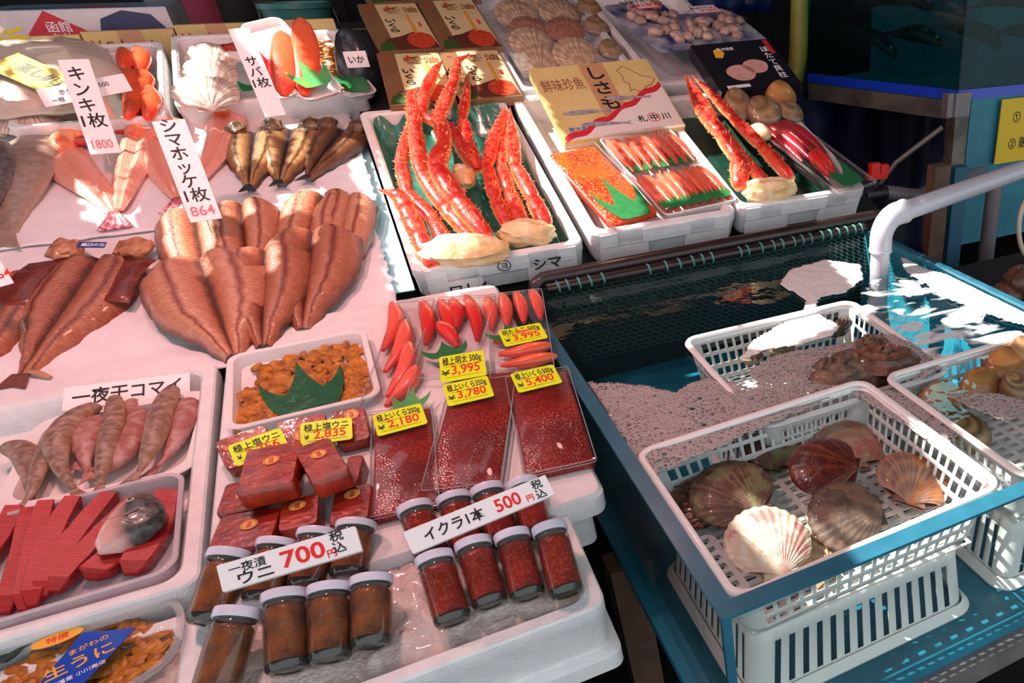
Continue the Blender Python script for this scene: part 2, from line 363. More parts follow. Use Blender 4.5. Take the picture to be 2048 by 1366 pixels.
# ============================================================ front box with jars
Mf = frame(Vector((-.150, 1.0, 0)), (1, 0, 0), pn(.13)); Mf.translation = Vector((-.150, 1.005, .710+.13*.13))
A1W, A1D = .545, .262
A1 = styro('styrofoam_box', 'long white styrofoam box of ice holding the glass jars, nearest in front', Mf, A1W, A1D, .16, notch=False)
fb = MB(); fb.rr([(A1W+.02, A1D+.02, .02, .0), (A1W+.02, A1D+.02, .022, .035), (A1W+.0, A1D+.0, .024, .043)], 5).build('base_flange', FOAMW, A1)
ice = MB(); nx, ny = 60, 30; rows = []
for j in range(ny+1):
    row = []
    for i in range(nx+1):
        x = -.255+.51*i/nx; y = -.118+.236*j/ny
        z = -.022+.03*(j/ny)+.009*mnoise.noise(Vector((x*40, y*40, 0)))+.006*mnoise.noise(Vector((x*110, y*110, 3)))
        row.append((x, y, z))
    rows.append(row)
ice.loft(rows, closed=False)
ICE = mat('crushed_ice', (232, 214, 206), .25, (214, 190, 182), 40, .5, 160, coat=.3)
tag(ice.build('crushed_ice', ICE, None, Mf), 'crushed ice filling the front styrofoam box under the jars', 'ice', kind='stuff')
# jars
LIDM = mat('jar_lid_white', (214, 208, 222), .35, coat=.2); LIDL = mat('jar_liner', (60, 56, 50), .4)
UNIJ = mat('sea_urchin_in_jar', (172, 92, 30), .3, (92, 44, 26), 34, .9, 60, coat=.4); UNIJ2 = mat('sea_urchin_in_jar_pale', (184, 98, 34), .3, (100, 48, 26), 34, .5, 70, coat=.4)
ROEJ = cellmat('roe_in_jar', (176, 30, 8), (226, 90, 40), 190, .15, .4, (138, 18, 8), sss=0, big=24)
def jar(label, group, M, L, r, filling, fname):
    t = thing('glass_jar', label, 'jar', M, group); n = 28
    MB().lathe([(0, .0012), (r*.55, .0012), (r*.62, -.0005), (r*.86, 0), (r*.97, .004), (r, .012), (r, L*.78), (r*.93, L*.84), (r*.88, L*.86), (r*.88, L*.95)], n).build('glass', GLASS, t)
    MB().lathe([(r*.60, .0), (r*.86, .0006), (r*.96, .005), (r*.985, .011), (r*.86, .0125), (r*.5, .0095), (0, .009)], n).build('glass_base', GLASSB, t)
    f = MB(); rings = []
    for k in range(15):
        u = k/14; z = .013+(L*.80-.013)*u; ring = []
        for j in range(n):
            a = 2*math.pi*j/n; q = r*(.93 if u < .93 else .80)*(1+.025*mnoise.noise(Vector((math.cos(a)*2, math.sin(a)*2, z*60+M.translation.x*50))))
            ring.append((q*math.cos(a), q*math.sin(a), z))
        rings.append(ring)
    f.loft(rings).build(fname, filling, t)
    lid = MB(); rings = []; nn = 72; R = r*1.03
    for q, z, kn in ((.93, L*.875, 0), (.985, L*.873, 0), (1., L*.885, 1), (1., L*.955, 1), (1.0, L*.975, 0), (.985, L*.995, 0), (.9, L, 0), (.88, L*.993, 0)):
        rings.append([((R*q*(1+(.012 if kn and j % 2 else 0)))*math.cos(2*math.pi*j/nn), (R*q*(1+(.012 if kn and j % 2 else 0)))*math.sin(2*math.pi*j/nn), z) for j in range(nn)])
    lid.loft(rings, (True, True)).build('lid', LIDM, t, sharp=30)
    MB().lathe([(r*.86, L*.845), (r*.93, L*.865), (r*.93, L*.88)], n).build('lid_liner', LIDL, t)
    return t
TH = math.radians(33)
def jarM(bot, lid, h, L=None):
    B = at(*bot, PA, h); n = Vector((0, -math.sin(TH), math.cos(TH))); d = Vector(ray(*lid)); c = Vector(CAM)
    Lp = c+d*(n.dot(B-c)/n.dot(d)); ax = (Lp-B); LL = ax.length*1.09; z = ax.normalized(); x = Vector((1, 0, 0)); y = z.cross(x).normalized(); x = y.cross(z)
    return Matrix(((x.x, y.x, z.x, B.x), (x.y, y.y, z.y, B.y), (x.z, y.z, z.z, B.z), (0, 0, 0, 1))), LL
J1 = [((425, 1400), (474, 1232)), ((577, 1343), (569, 1197)), ((660, 1322), (659, 1183)), ((743, 1294), (743, 1165))]
J0 = [((415, 1248), (458, 1114)), ((524, 1205), (555, 1092)), ((612, 1178), (635, 1071)), ((697, 1156), (712, 1054))]
K1 = [((908, 1246), (870, 1121)), ((983, 1211), (947, 1092)), ((1058, 1196), (1025, 1076)), ((1135, 1190), (1100, 1062))]
K0 = [((868, 1120), (831, 1020)), ((940, 1100), (908, 1001)), ((1010, 1086), (975, 984)), ((1080, 1072), (1046, 972))]
nm = ['leftmost', 'second from left', 'third from left', 'rightmost']
for S, row, fill, fn, lb in ((J1, 'in the front row', UNIJ, 'sea_urchin_filling', 'jar of brown sea urchin'), (J0, 'behind the 700 sign', UNIJ2, 'sea_urchin_filling', 'jar of brown sea urchin'),
                             (K1, 'in the front row', ROEJ, 'roe_filling', 'jar of red salmon roe'), (K0, 'behind the 500 sign', ROEJ, 'roe_filling', 'jar of red salmon roe')):
    for i, (b, l) in enumerate(S):
        M, L = jarM(b, l, .012 if S in (J1, K1) else .016)
        jar(f'{nm[i]} {lb} {row}', 'jars of sea urchin' if 'urchin' in lb else 'jars of salmon roe', M, min(.128, L), .0275 if S in (J1, J0) else .0265, fill, fn)
# signs on the jars
def sign_up(name, label, q, Y, lean, th=.008):
    M, w, h = hang(*q, Y, lean); return card(name, label, M, w, h, th, WHITE, 'price sign', .002), w, h
t, w, h = sign_up('price_sign', 'white card with red 700 price lying over the sea urchin jars', ((443.8, 1130), (714.8, 1050.4), (720, 1102.5), (433.4, 1186)), .965, math.radians(50))
text('一夜漬', h*.38, BLACK, 'small_lettering', t, T3((-w*.30, h*.20, .0003)), .008)
text('ウニ', h*.52, BLACK, 'lettering', t, T3((-w*.26, -h*.20, .0003)), .016, sx=1.15)
text('700', h*.86, RED, 'price_lettering', t, T3((w*.085, 0, .0003)), .02, sx=1.1)
text('円', h*.34, RED, 'yen_lettering', t, T3((w*.285, -h*.27, .0003)), .02)
text('税\n込', h*.46, BLACK, 'tax_lettering', t, T3((w*.345, h*.12, .0003)), .014)
t, w, h = sign_up('price_sign', 'white card with red 500 price lying over the salmon roe jars', ((806, 1062), (1089, 952), (1111, 986), (825, 1110)), .985, math.radians(50))
text('イクラ1本', h*.62, BLACK, 'lettering', t, T3((-w*.19, 0, .0003)), .016, sx=.88)
text('500', h*.80, RED, 'price_lettering', t, T3((w*.185, 0, .0003)), .02, sx=.92)
text('円', h*.34, RED, 'yen_lettering', t, T3((w*.335, -h*.22, .0003)), .02)
text('税\n込', h*.46, BLACK, 'tax_lettering', t, T3((w*.415, h*.02, .0003)), .014)
# ============================================================ second box: roe packs, paste cubes, urchin tray
Mb = frame(Vector((0, 0, 0)), (1, 0, 0), pn(.075)); yb = 1.575; Mb.translation = Vector((-.106, yb, PB[0]+PB[2]*(yb-1.9)))
BW, BD = .60, .97
B1 = thing('styrofoam_box', 'white styrofoam box lid carrying the roe packs, behind the jars', 'styrofoam box', Mb @ T3((0, 0, -.13)))
MB().rr([(BW-.05, BD-.04, .02, 0), (BW-.05, BD-.04, .022, .08), (BW-.004, BD, .024, .083), (BW, BD, .024, .09), (BW, BD, .024, .122), (BW-.012, BD-.012, .024, .13)], 5).build('box_body', FOAMW, B1)
G = 'clear packs on the styrofoam lid'
def roe_pack(label, q, h=.026):
    M, w, d = quad(*q, PR, 0); M = M @ T3((0, 0, -h)); return pack('roe_pack', label, M, w, d, h, group=G), M, w, d
lowq = {'left': ((738, 827), (857, 812), (884, 996), (744, 1039)), 'middle': ((861, 750), (990, 745), (1053, 948), (894, 977)), 'right': ((1004, 754), (1126, 736), (1203, 913), (1055, 950))}
price = {'left': '2,180', 'middle': '3,780', 'right': '5,400'}
for k, q in lowq.items():
    t, M, w, d = roe_pack(f'clear pack of dark red salmon roe under the yellow {price[k]} yen card', q)
    r = MB(); r.rr([(w-.012, d-.012, .004, .001), (w-.008, d-.008, .004, .019), (w-.014, d-.014, .004, .021)], 3)
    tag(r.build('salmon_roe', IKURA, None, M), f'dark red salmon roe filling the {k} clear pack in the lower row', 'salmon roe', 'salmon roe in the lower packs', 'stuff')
upq = {'left': ((764, 604), (828, 600), (857, 808), (752, 822)), 'middle': ((832, 600), (952, 593), (989, 742), (860, 750)), 'right': ((957, 592), (1070, 578), (1124, 736), (1004, 752))}
for k, q in upq.items():
    roe_pack({'left': 'narrow clear pack of pink roe sacs beside the sea urchin tray', 'middle': 'clear pack of wrinkled red roe sacs under the yellow 3,995 card', 'right': 'clear pack of glossy red roe sacs nearest the tank'}[k], q)
PRb = (PR[0]-.025, PR[1], PR[2])
S = [((770, 712), (790, 615)), ((775, 755), (815, 652)), ((780, 805), (822, 695)), ((778, 824), (838, 745))]
for i, (a, b) in enumerate(S): sacat('roe_sac', f'pink roe sac {["at the top", "second from the top", "third from the top", "at the bottom, under the leaf"][i]} of the narrow pack', 'pink sacs in the narrow pack', a, b, PRb, .0, .0165, SAC_PINK, .12, i)
S = [((856, 700), (848, 614)), ((905, 690), (882, 612)), ((916, 668), (908, 610)), ((958, 692), (933, 602)), ((918, 706), (880, 658))]
for i, (a, b) in enumerate(S): sacat('roe_sac', f'wrinkled red roe sac, {["leftmost", "second from left", "third from left", "rightmost", "the short one in front of the leaf"][i]} in the middle pack', 'red sacs in the middle pack', a, b, PRb, .002 if i == 4 else 0, .0165, SAC_RED, .08, 10+i)
S = [((985, 668), (976, 604)), ((1016, 665), (1005, 597)), ((1050, 655), (1034, 594)), ((1083, 648), (1064, 590)), ((1000, 720), (1105, 700)), ((1004, 742), (1116, 722)), ((990, 695), (1095, 672))]
for i, (a, b) in enumerate(S): sacat('roe_sac', f'glossy red roe sac, {["first standing one from left", "second standing one", "third standing one", "last standing one by the edge", "upper lying one below the card", "lowest lying one", "lying one hidden under the card"][i]} in the right pack', 'red sacs in the right pack', a, b, PRb, 0, .0150, SAC_PINK if i < 4 else SAC_OR, .06, 20+i)
def leafat(label, c, ang, w, h, m, pl, hh, tips=3, group=None, tilt=0.):
    o = at(*c, pl, hh); M = frame(o, (math.cos(ang), math.sin(ang), 0), pn(pl[2])) @ RX(tilt); return leaf('leaf_divider', label, M, w, h, m, group, tips)
leafat('green leaf divider over the pink sacs in the narrow pack', (816, 818), -.25, .070, .085, LEAFL, PR, -.001, 3)
leafat('green leaf divider on the sacs in the middle pack', (897, 712), 0.05, .095, .075, LEAFM, PR, -.001, 3)
leafat('green leaf divider behind the 3,995 card in the right pack', (1030, 675), 0.1, .105, .08, LEAFM, PR, -.001, 3)
def ycard(label, q, l1, l2, P=None, h=.0022, cover=None):
    if P is None: M, w, d = quad(*q, PR, h)
    else: M, w, d = quad3(*q, P)
    t = card('price_card', label, M, w, d, .0008, YEL, 'price card', .006, 'yellow price cards')
    text(l1, d*.34, BLACK, 'lettering', t, T3((-.0, d*.24, .0003)), .012, fit=w*.86)
    text('¥', d*.27, BLACK, 'yen_mark', t, T3((-w*.38, -d*.165, .0003)), .004)
    text(l2, d*.48, RED, 'price_lettering', t, T3((w*.06, -d*.13, .0003)), .014, fit=w*.62)
    b = MB()
    for yy in (.045, -.36): b.box(-w*.38, w*.38, d*yy-.0003, d*yy+.0003, 0, .0004)
    b.build('ruled_line', BLACK, t, smooth=False)
    return t
ycard('yellow card priced 2,180 at the top of the left salmon roe pack', ((747.6, 829), (846.4, 805), (850.8, 847), (751, 874.7)), '極上いくら200g', '2,180')
ycard('yellow card priced 3,995 below the wrinkled red sacs', ((875, 713.7), (965, 701), (975, 748.5), (884.8, 766.8)), '極上明太 500g', '3,995')
ycard('yellow card priced 3,780 at the top of the middle salmon roe pack', ((885.5, 770.4), (974.5, 750), (989, 792.4), (895.8, 812.5)), '極上いくら350g', '3,780')
ycard('yellow card priced 3,995 over the glossy sacs nearest the tank', ((997, 660.6), (1082.4, 645), (1093.4, 675), (1009, 695)), '明たらこ 500g', '3,995')
ycard('yellow card priced 5,400 at the top of the right salmon roe pack', ((1022, 746.6), (1110, 727.6), (1121, 765), (1034.8, 787)), '極上いくら500g', '5,400')
# ---- wrapped cubes of urchin paste
PASTE = mat('urchin_paste', (158, 34, 8), .35, (114, 18, 8), 38, .25, 70, coat=.3); PASTE2 = mat('urchin_paste_orange', (172, 48, 12), .35, (128, 24, 10), 34, .25, 70, coat=.3)
SEALM = mat('seal_gold', (222, 170, 92), .5); SEALR = mat('seal_red', (214, 70, 30), .5)
def cube(label, q, pl, h, th, seal=None, m=PASTE):
    M, w, d = quad(*q, pl, h); t = thing('paste_block', label, 'urchin paste block', M @ T3((0, 0, -th)), 'wrapped urchin paste blocks')
    b = MB(); sd_ = len(label)
    rings = []
    for zz, s, rr_ in ((0, .96, .008), (.003, 1, .01), (th*.5, 1.01, .012), (th-.004, 1, .01), (th, .95, .008)): rings.append(rrect(w*s, d*s, rr_, zz, n=4))
    b.loft(rings).build('paste', m, t)
    f = MB(); f.rr([(w*1.01, d*1.01, .008, 0), (w*1.03, d*1.03, .011, th*.5), (w*1.01, d*1.01, .011, th-.003), (w*.95, d*.95, .008, th+.0008)], 4)
    f.box(w*.46, w*.52, -d*.5, d*.5, -.001, .001); f.build('film_wrap', FILM, t)
    if seal:
        sx, sy = seal; s = MB(); n = 36; R = .0125
        s.add([((R*(1 if j % 2 else .93))*math.cos(2*math.pi*j/n), (R*(1 if j % 2 else .93))*math.sin(2*math.pi*j/n), z) for z in (0, .0004) for j in range(n)], [tuple(range(n)), tuple(range(n, 2*n))]+[(j, (j+1) % n, n+(j+1) % n, n+j) for j in range(n)])
        so_ = s.build('seal', SEALM, t, T3((sx*w, sy*d, th+.0013)), smooth=False)
        g = MB(); ring = [(R*.80*math.cos(a), R*.80*math.sin(a), .0005) for a in [2*math.pi*j/28 for j in range(29)]]; g.tube(ring, .0005, 4).build('seal_ring', SEALR, so_)
        text('特\n撰', R*.62, SEALR, 'seal_lettering', so_, T3((0, 0, .0006)), .01)
    return t
PQ = (.835, 1.55, .10)
# the back three stand tilted against the urchin tray
cube('wrapped urchin paste block at back left, behind the left yellow card', ((437, 879), (537, 846), (548, 905), (443, 946)), (.80, 1.45, .45), .03, .03, None)
cube('wrapped urchin paste block at back middle between the two yellow cards', ((551, 845), (650, 822), (660, 885), (560, 905)), (.80, 1.45, .45), .03, .03, (-.05, -.1))
cube('wrapped urchin paste block at back right beside the 2,180 card', ((663, 824), (731, 808), (737, 878), (672, 892)), (.80, 1.45, .45), .03, .03, (.1, .28))
cube('wrapped urchin paste block at middle left, half under the big block', ((439, 970), (520, 955), (530, 1010), (442, 1028)), PB, .03, .03, (.08, .0))
cube('wrapped urchin paste block at front left above the lid of the leftmost jar', ((425, 1036), (551, 1013), (556, 1085), (424, 1106)), PB, .028, .03, (.05, .1))
cube('wrapped urchin paste block at front middle, orange', ((557, 1002), (634, 988), (640, 1042), (560, 1066)), PB, .03, .03, (-.05, .2), PASTE2)
cube('wrapped urchin paste block at front right beside the left roe pack', ((664, 980), (738, 966), (743, 1036), (662, 1053)), PB, .03, .03, (.0, .25))
cube('small wrapped urchin paste block tucked at the right of the pile', ((688, 914), (719, 909), (723, 963), (690, 968)), PB, .032, .03, None, PASTE2)
cube('big wrapped urchin paste block on top of the pile, left', ((482, 903), (591, 880), (600, 962), (480, 984)), PB, .075, .036, (.02, .1), PASTE2)
cube('wrapped urchin paste block on top of the pile, right', ((600, 893), (668, 868), (688, 944), (607, 972)), PB, .078, .036, (.02, .12), PASTE2)
P1 = lambda x, y: at(x, y, (.800, 1.45, .55), .041)
ycard('yellow card behind the big left paste block, price half hidden', ((461.7, 889), (566.7, 854), (573, 895), (465, 937.5)), '極上塩ウニ', '2,756', P1)
ycard('yellow card priced 2,835 behind the top right paste block', ((602, 848.6), (705, 831), (704, 880.4), (599, 890)), '極上塩ウニ', '2,835', P1)
# ---- white tray of sea urchin
UNI = mat('sea_urchin_roe', (210, 132, 30), .45, (150, 84, 26), 45, .4, 90, sss=.15); UNID = mat('sea_urchin_roe_dark', (176, 88, 30), .5, (138, 70, 34), 40, .4, 90)
def tray(name, label, M, w, d, h=.028, lip=.012, m=PLAST, r=.03):
    t = thing(name, label, 'tray', M)
    MB().rr([(w-2*lip-.01, d-2*lip-.01, r*.8, 0), (w-.004, d-.004, r, h-.004), (w, d, r, h-.002), (w-.002, d-.002, r, h), (w-2*lip, d-2*lip, r*.85, h-.001), (w-2*lip-.012, d-2*lip-.012, r*.7, .004)], 6).build('tray_shell', m, t)
    return t
def lump(mb, c, ang, L, r, seed, h=.6):
    M = T3(c) @ RZ(ang); blob(mb, (L, r, r*h), seed, .35, 1.6, 10, 6, 0, M)
Mu, w, d = quad((448, 712), (735, 655), (758, 790), (455, 862), (.805, 1.7, .085), .028)
Mu = Mu @ T3((0, 0, -.028)); tray('serving_tray', 'white tray of orange sea urchin under film behind the paste blocks', Mu, w, d)
u1 = MB(); rnd = random.Random(3)
for i in range(460):
    x = rnd.uniform(-.44, .43)*w; y = rnd.uniform(-.42, .40)*d
    if x < -.33*w and .10*d < y: continue
    if x < -.12*w and y > .33*d: continue
    a = rnd.uniform(-.8, .8)+math.pi/2; lump(u1, (x, y, .008+.006*rnd.random()), a, rnd.uniform(.011, .021), rnd.uniform(.007, .0105), i)
tag(u1.build('sea_urchin_roe', UNI, None, Mu), 'heap of orange sea urchin tongues in the white tray', 'sea urchin', kind='stuff')
leaf('leaf_divider', 'large dark green three-pointed leaf divider on the sea urchin tray', Mu @ T3((.005, -.135, .020)) @ RZ(.07), .150, .215, LEAFD, None, 3, crown=.5)
fm = MB(); fm.rr([(w-.02, d-.02, .025, .0275), (w-.05, d-.05, .02, .0255)], 4, caps=(False, True)); tag(fm.build('cling_film', FILM, None, Mu), 'clear film stretched over the sea urchin tray', 'film')
# ============================================================ left boxes with trays
Mk = frame(Vector((0, 0, 0)), (1, 0, 0), pn(.10)); Mk.translation = Vector((-.745, 1.56, PK[0]+.1*(1.56-1.2)))
styro('styrofoam_box', 'white styrofoam box at the left holding the trays of grey fish and red fillets', Mk, .645, .72, .14, notch=False, floor=.085)
Mq = frame(Vector((0, 0, 0)), (1, 0, 0), pn(.10)); Mq.translation = Vector((-.70, 1.035, PK[0]-.035+.1*(1.035-1.2)))
styro('styrofoam_box', 'white styrofoam box of ice at the bottom left corner under the oval sea urchin tub', Mq, .545, .30, .14, notch=False, floor=.06)
ic2 = MB(); rows = []
for j in range(21): rows.append([(-.245+.49*i/30, -.125+.25*j/20, -.025+.008*mnoise.noise(Vector((i*1.3, j*1.3, 2)))+.005*mnoise.noise(Vector((i*3.3, j*3.3, 2)))) for i in range(31)])
ic2.loft(rows, closed=False); tag(ic2.build('crushed_ice', ICE, None, Mq), 'crushed ice around the oval sea urchin tub at the bottom left', 'ice', kind='stuff')
# ---- dried small fish tray
PK2 = (PK[0]-.010, PK[1], PK[2])
Mt, w, d = quad((62, 838), (420, 776), (402, 940), (-12, 1030), PK2, .0); Mt = Mt @ T3((0, 0, -.03))
tray('serving_tray', 'white shallow tray of grey headless dried fish below the komai sign', Mt, w, d, .03, .02, PLAST, .05)
KOM = texmat('dried_fish_skin', [(0, (232, 186, 160)), (.35, (206, 150, 112)), (.62, (150, 106, 76)), (1, (112, 84, 70))], 2, .5, 70, .4, (212, 178, 168), .4, 130, warp=.12, wsc=30)
KOMR = texmat('dried_fish_belly', [(0, (196, 140, 130)), (.5, (176, 104, 96)), (1, (150, 88, 78))], 2, .5, 60, .5, (212, 176, 172), .4, 120, warp=.12, wsc=30)
def wholefish(name, label, pts, P, r, m, group, flat=.75, prof=None, tail=True, tailw=.035, n=14, cat='dried fish', roll=0.):
    """pts: picture points head -> tail; r: greatest half thickness"""
    W = [P(*p) for p in pts]; k = 22; path = []
    for i in range(k+1):
        u = i/k*(len(W)-1); a = min(int(u), len(W)-2); t = u-a
        p0, p1, p2, p3 = W[max(a-1, 0)], W[a], W[a+1], W[min(a+2, len(W)-1)]
        path.append(.5*((2*p1)+(p2-p0)*t+(2*p0-5*p1+4*p2-p3)*t*t+(3*p1-p0-3*p2+p3)*t**3))
    o = sum(path, Vector())/len(path); prof = prof or [.62, .9, 1., .98, .82, .55, .3, .2]
    mb = MB(); rings = []; T = []
    for i, p in enumerate(path):
        t = (path[min(i+1, k)]-path[max(i-1, 0)]).normalized(); up = Vector((0, -.1, 1)); s_ = t.cross(up).normalized(); up = s_.cross(t)
        q = i/k*(len(prof)-1); a = min(int(q), len(prof)-2); rad = r*(prof[a]+(prof[a+1]-prof[a])*(q-a)); ring = []; tt = []
        for j in range(n):
            an = 2*math.pi*j/n; g = 1+.07*mnoise.noise(p*22+Vector((math.cos(an), math.sin(an), 0)))
            ring.append(p-o+s_*(rad*g*math.cos(an))+up*(rad*flat*g*math.sin(an)+rad*flat)); tt.append((.5+.5*math.cos(an), i/k, .5+.5*math.sin(an+roll)))
        rings.append(ring); T.append(tt)
    mb.loft(rings, (True, True), T=T)
    t = thing(name, label, cat, T3(o), group); mb.build('body', m, t)
    if tail:
        e = path[-1]-o; dr = (path[-1]-path[-3]).normalized(); s_ = dr.cross(Vector((0, 0, 1))).normalized(); up = Vector((0, 0, r*flat*.2))
        f = MB(); L = tailw
        pts2 = [e-dr*.008-s_*r*.16, e+dr*L*.5-s_*L*.26, e+dr*L-s_*L*.42, e+dr*L*.72, e+dr*L+s_*L*.42, e+dr*L*.5+s_*L*.26, e-dr*.008+s_*r*.16]
        V = [p+up+Vector((0, 0, z)) for z in (0, .0015) for p in pts2]; N = 7
        f.add(V, [tuple(range(N)), tuple(range(N, 2*N))]+[(i, (i+1) % N, N+(i+1) % N, N+i) for i in range(N)], T=[(.5, 1, .8)]*14)
        f.build('tail_fin', m, t, smooth=False)
    return t
kp = lambda h: (lambda x, y: at(x, y, PK2, h))
KF = [('leftmost, grey and straight with its cut end up left', [(22, 903), (60, 920), (70, 965), (66, 1000)], -.022, .022, KOM),
      ('long grey one with its forked tail over the tray edge', [(152, 845), (118, 880), (92, 930), (68, 985), (50, 1008)], -.008, .016, KOM),
      ('largest golden one, curved, under the left of the sign', [(196, 822), (150, 860), (124, 900), (128, 945), (150, 982)], -.002, .0235, KOM),
      ('split open beside the largest', [(205, 848), (188, 880), (176, 915), (178, 948)], -.012, .024, KOMR),
      ('upright dark one in the middle', [(234, 804), (236, 850), (222, 905), (207, 955), (203, 972)], -.004, .0185, KOM),
      ('pale one right of the middle curling left at its tail', [(280, 828), (282, 865), (258, 915), (215, 944), (168, 940)], -.014, .020, KOMR),
      ('plump one at the right with its end against the sign', [(349, 788), (335, 830), (320, 880), (296, 925), (280, 946)], -.002, .022, KOM),
      ('rightmost one lying on its side', [(382, 810), (376, 850), (352, 900), (315, 938)], -.016, .021, KOMR),
      ('small one hidden behind the middle under the sign', [(272, 808), (262, 850), (255, 890)], -.022, .017, KOMR)]
for lb, pts, h, r, m in KF: wholefish('dried_fish', 'dried fish in the tray, '+lb, pts, kp(h+.004), r, m, 'dried fish in the komai tray')
Ms, w, h = quad3((135, 774), (384, 745), (375, 788), (116, 824), lambda x, y: ony(x, y, 1.83) if False else at(x, y, (PK[0], 1.2, .55), -.30))
t = card('price_sign', 'white card reading 一夜干コマイ behind the grey dried fish', Ms, w, h, .0015)
t['label'] = 'white card with black lettering and no price behind the grey dried fish'
text('一夜干コマイ', h*.72, BLACK, 'lettering', t, T3((0, 0, .0003)), .014, sx=min(1.2, .88*w/(h*.72*6)))
# ---- red fillet tray
TUNA = texmat('red_fillet_flesh', [(0, (120, 6, 10)), (.5, (160, 10, 14)), (1, (176, 20, 22))], 2, .45, 25, .3, (184, 36, 36), .25, 90, coat=.08, stretch=(1, 4, 1))
PK3 = (PK[0], PK[1], PK[2])
Mn, w, d = quad((-150, 1066), (372, 936), (351, 1137), (-150, 1286), PK3, .014); Mn = Mn @ T3((0, 0, -.034))
tray('serving_tray', 'clear rimmed tray of red fillet slices and a fish head at the left', Mn, w, d, .034, .008, clear('cloudy_tray', (244, 236, 238), 1., .15, .55, (236, 226, 230)), .035)
def slab(label, a0, a1, h, wd, th, seed, P):
    """slice from back end a0 to front end a1"""
    A = P(*a0); B = P(*a1); y = A-B; n = Vector((0, -.1, 1)); x = y.cross(n); M = frame(B, x, n) ; L = y.length
    mb = MB(); rings = []; T = []
    for i in range(15):
        u = i/14; wv = wd*(.55+.55*math.sin(math.pi*min(1, .2+u*.7)))*(.5 if u in (0, 1) else 1); zz = th*(.35 if u in (0, 1) else 1)
        cx = .012*math.sin(u*2.6+seed); ring = [(cx-wv/2, L*u, 0), (cx+wv/2, L*u, 0), (cx+wv/2*.99, L*u, zz*.9), (cx+wv*.44, L*u, zz), (cx-wv*.44, L*u, zz*1.02), (cx-wv/2*.99, L*u, zz*.9)]
        rings.append([Vector(p)+Vector((0, 0, .002*mnoise.noise(Vector(p)*40+Vector((seed, 0, 0))))) for p in ring]); T.append([(u, 0, .2), (u, 0, .2), (u, 0, .35), (u, 0, .7), (u, 0, .75), (u, 0, .3)])
    mb.loft(rings, T=T); return tag(mb.build('fillet_slice', TUNA, None, M @ RY(.28), sharp=30), label, 'fillet slice', 'red fillet slices in the tray')
P3 = lambda x, y: at(x, y, PK3, -.006)
SL = [((26, 1020), (-70, 1180)), ((74, 1020), (-8, 1232)), ((122, 1005), (28, 1228)), ((172, 998), (62, 1218)), ((228, 990), (102, 1198)), ((262, 1000), (132, 1188)), ((262, 1068), (190, 1162)), ((345, 985), (250, 1152))]
ol = ['leftmost, half out of the picture', 'second from left', 'third from left', 'fourth from left', 'fifth from left, the longest', 'sixth from left, touching the fish head', 'short one below the fish head', 'rightmost, behind the fish head']
for i, (a, b) in enumerate(SL): slab('red fillet slice in the tray, '+ol[i], a, b, 0, .027 if i < 6 else .040, .022, i, P3)
# fish head
HEADM = texmat('fish_head_skin', [(0, (226, 180, 172)), (.30, (200, 150, 140)), (.42, (150, 112, 104)), (.50, (58, 62, 62)), (1, (34, 42, 42))], 0, .3, 60, .12, (232, 206, 204), .25, 110, coat=.25, warp=.02, wsc=26)
hd = thing('cut_fish', 'cut fish head with dark crown and pale cheek on the red fillets', 'fish head', frame(at(282, 1042, PK3, .012), (.95, .24, 0), pn(.1)) @ Matrix.Scale(.88, 4))
mb = MB(); rings = []; T = []
# outline of the head: nose at +y, cut edge at -y; pale cheek to the left, dark crown to the right
cen = [(.000, .075), (.003, .066), (.006, .050), (.004, .030), (.000, .008), (-.006, -.018), (-.012, -.045), (-.016, -.066), (-.018, -.076)]
wid = [.003, .010, .020, .030, .040, .049, .054, .050, .026]; hgt = [.003, .009, .014, .018, .021, .022, .021, .017, .010]
for (cx, cy_), wv, zz in zip(cen, wid, hgt):
    ring = []; tt = []
    for j in range(26):
        q_ = 2*math.pi*j/26; ring.append((cx+wv*math.cos(q_), cy_+.18*wv*math.cos(q_), zz+zz*math.sin(q_))); tt.append((.5+.5*math.cos(q_), (.075-cy_)/.15, .5+.5*math.sin(q_)))
    rings.append(ring); T.append(tt)
mb.loft(rings, T=T).build('head', HEADM, hd)
EYEW = mat('eye_ring', (206, 176, 164), .2, coat=.8); EYEB = mat('eye_pupil', (24, 20, 20), .05, coat=1)
e = MB(); blob(e, (.0062, .0062, .003), 1, 0).build('eye', EYEW, hd, T3((.004, .018, .0392))); e = MB(); blob(e, (.0032, .0032, .0022), 1, 0).build('pupil', EYEB, hd, T3((.004, .018, .0420)))
g = MB(); g.tube([(-.046, .0, .028), (-.030, -.022, .040), (-.008, -.030, .0445), (.012, -.024, .044)], [.0012, .002, .002, .0012], 6).build('gill_edge', mat('gill_shade', (168, 120, 112), .4), hd)
fm = MB(); fm.rr([(w-.006, d-.006, .032, .0345), (w-.012, d-.012, .03, .0355)], 4, caps=(False, True)); tag(fm.build('cling_film', FILM, None, Mn), 'clear film over the red fillets and fish head', 'film')
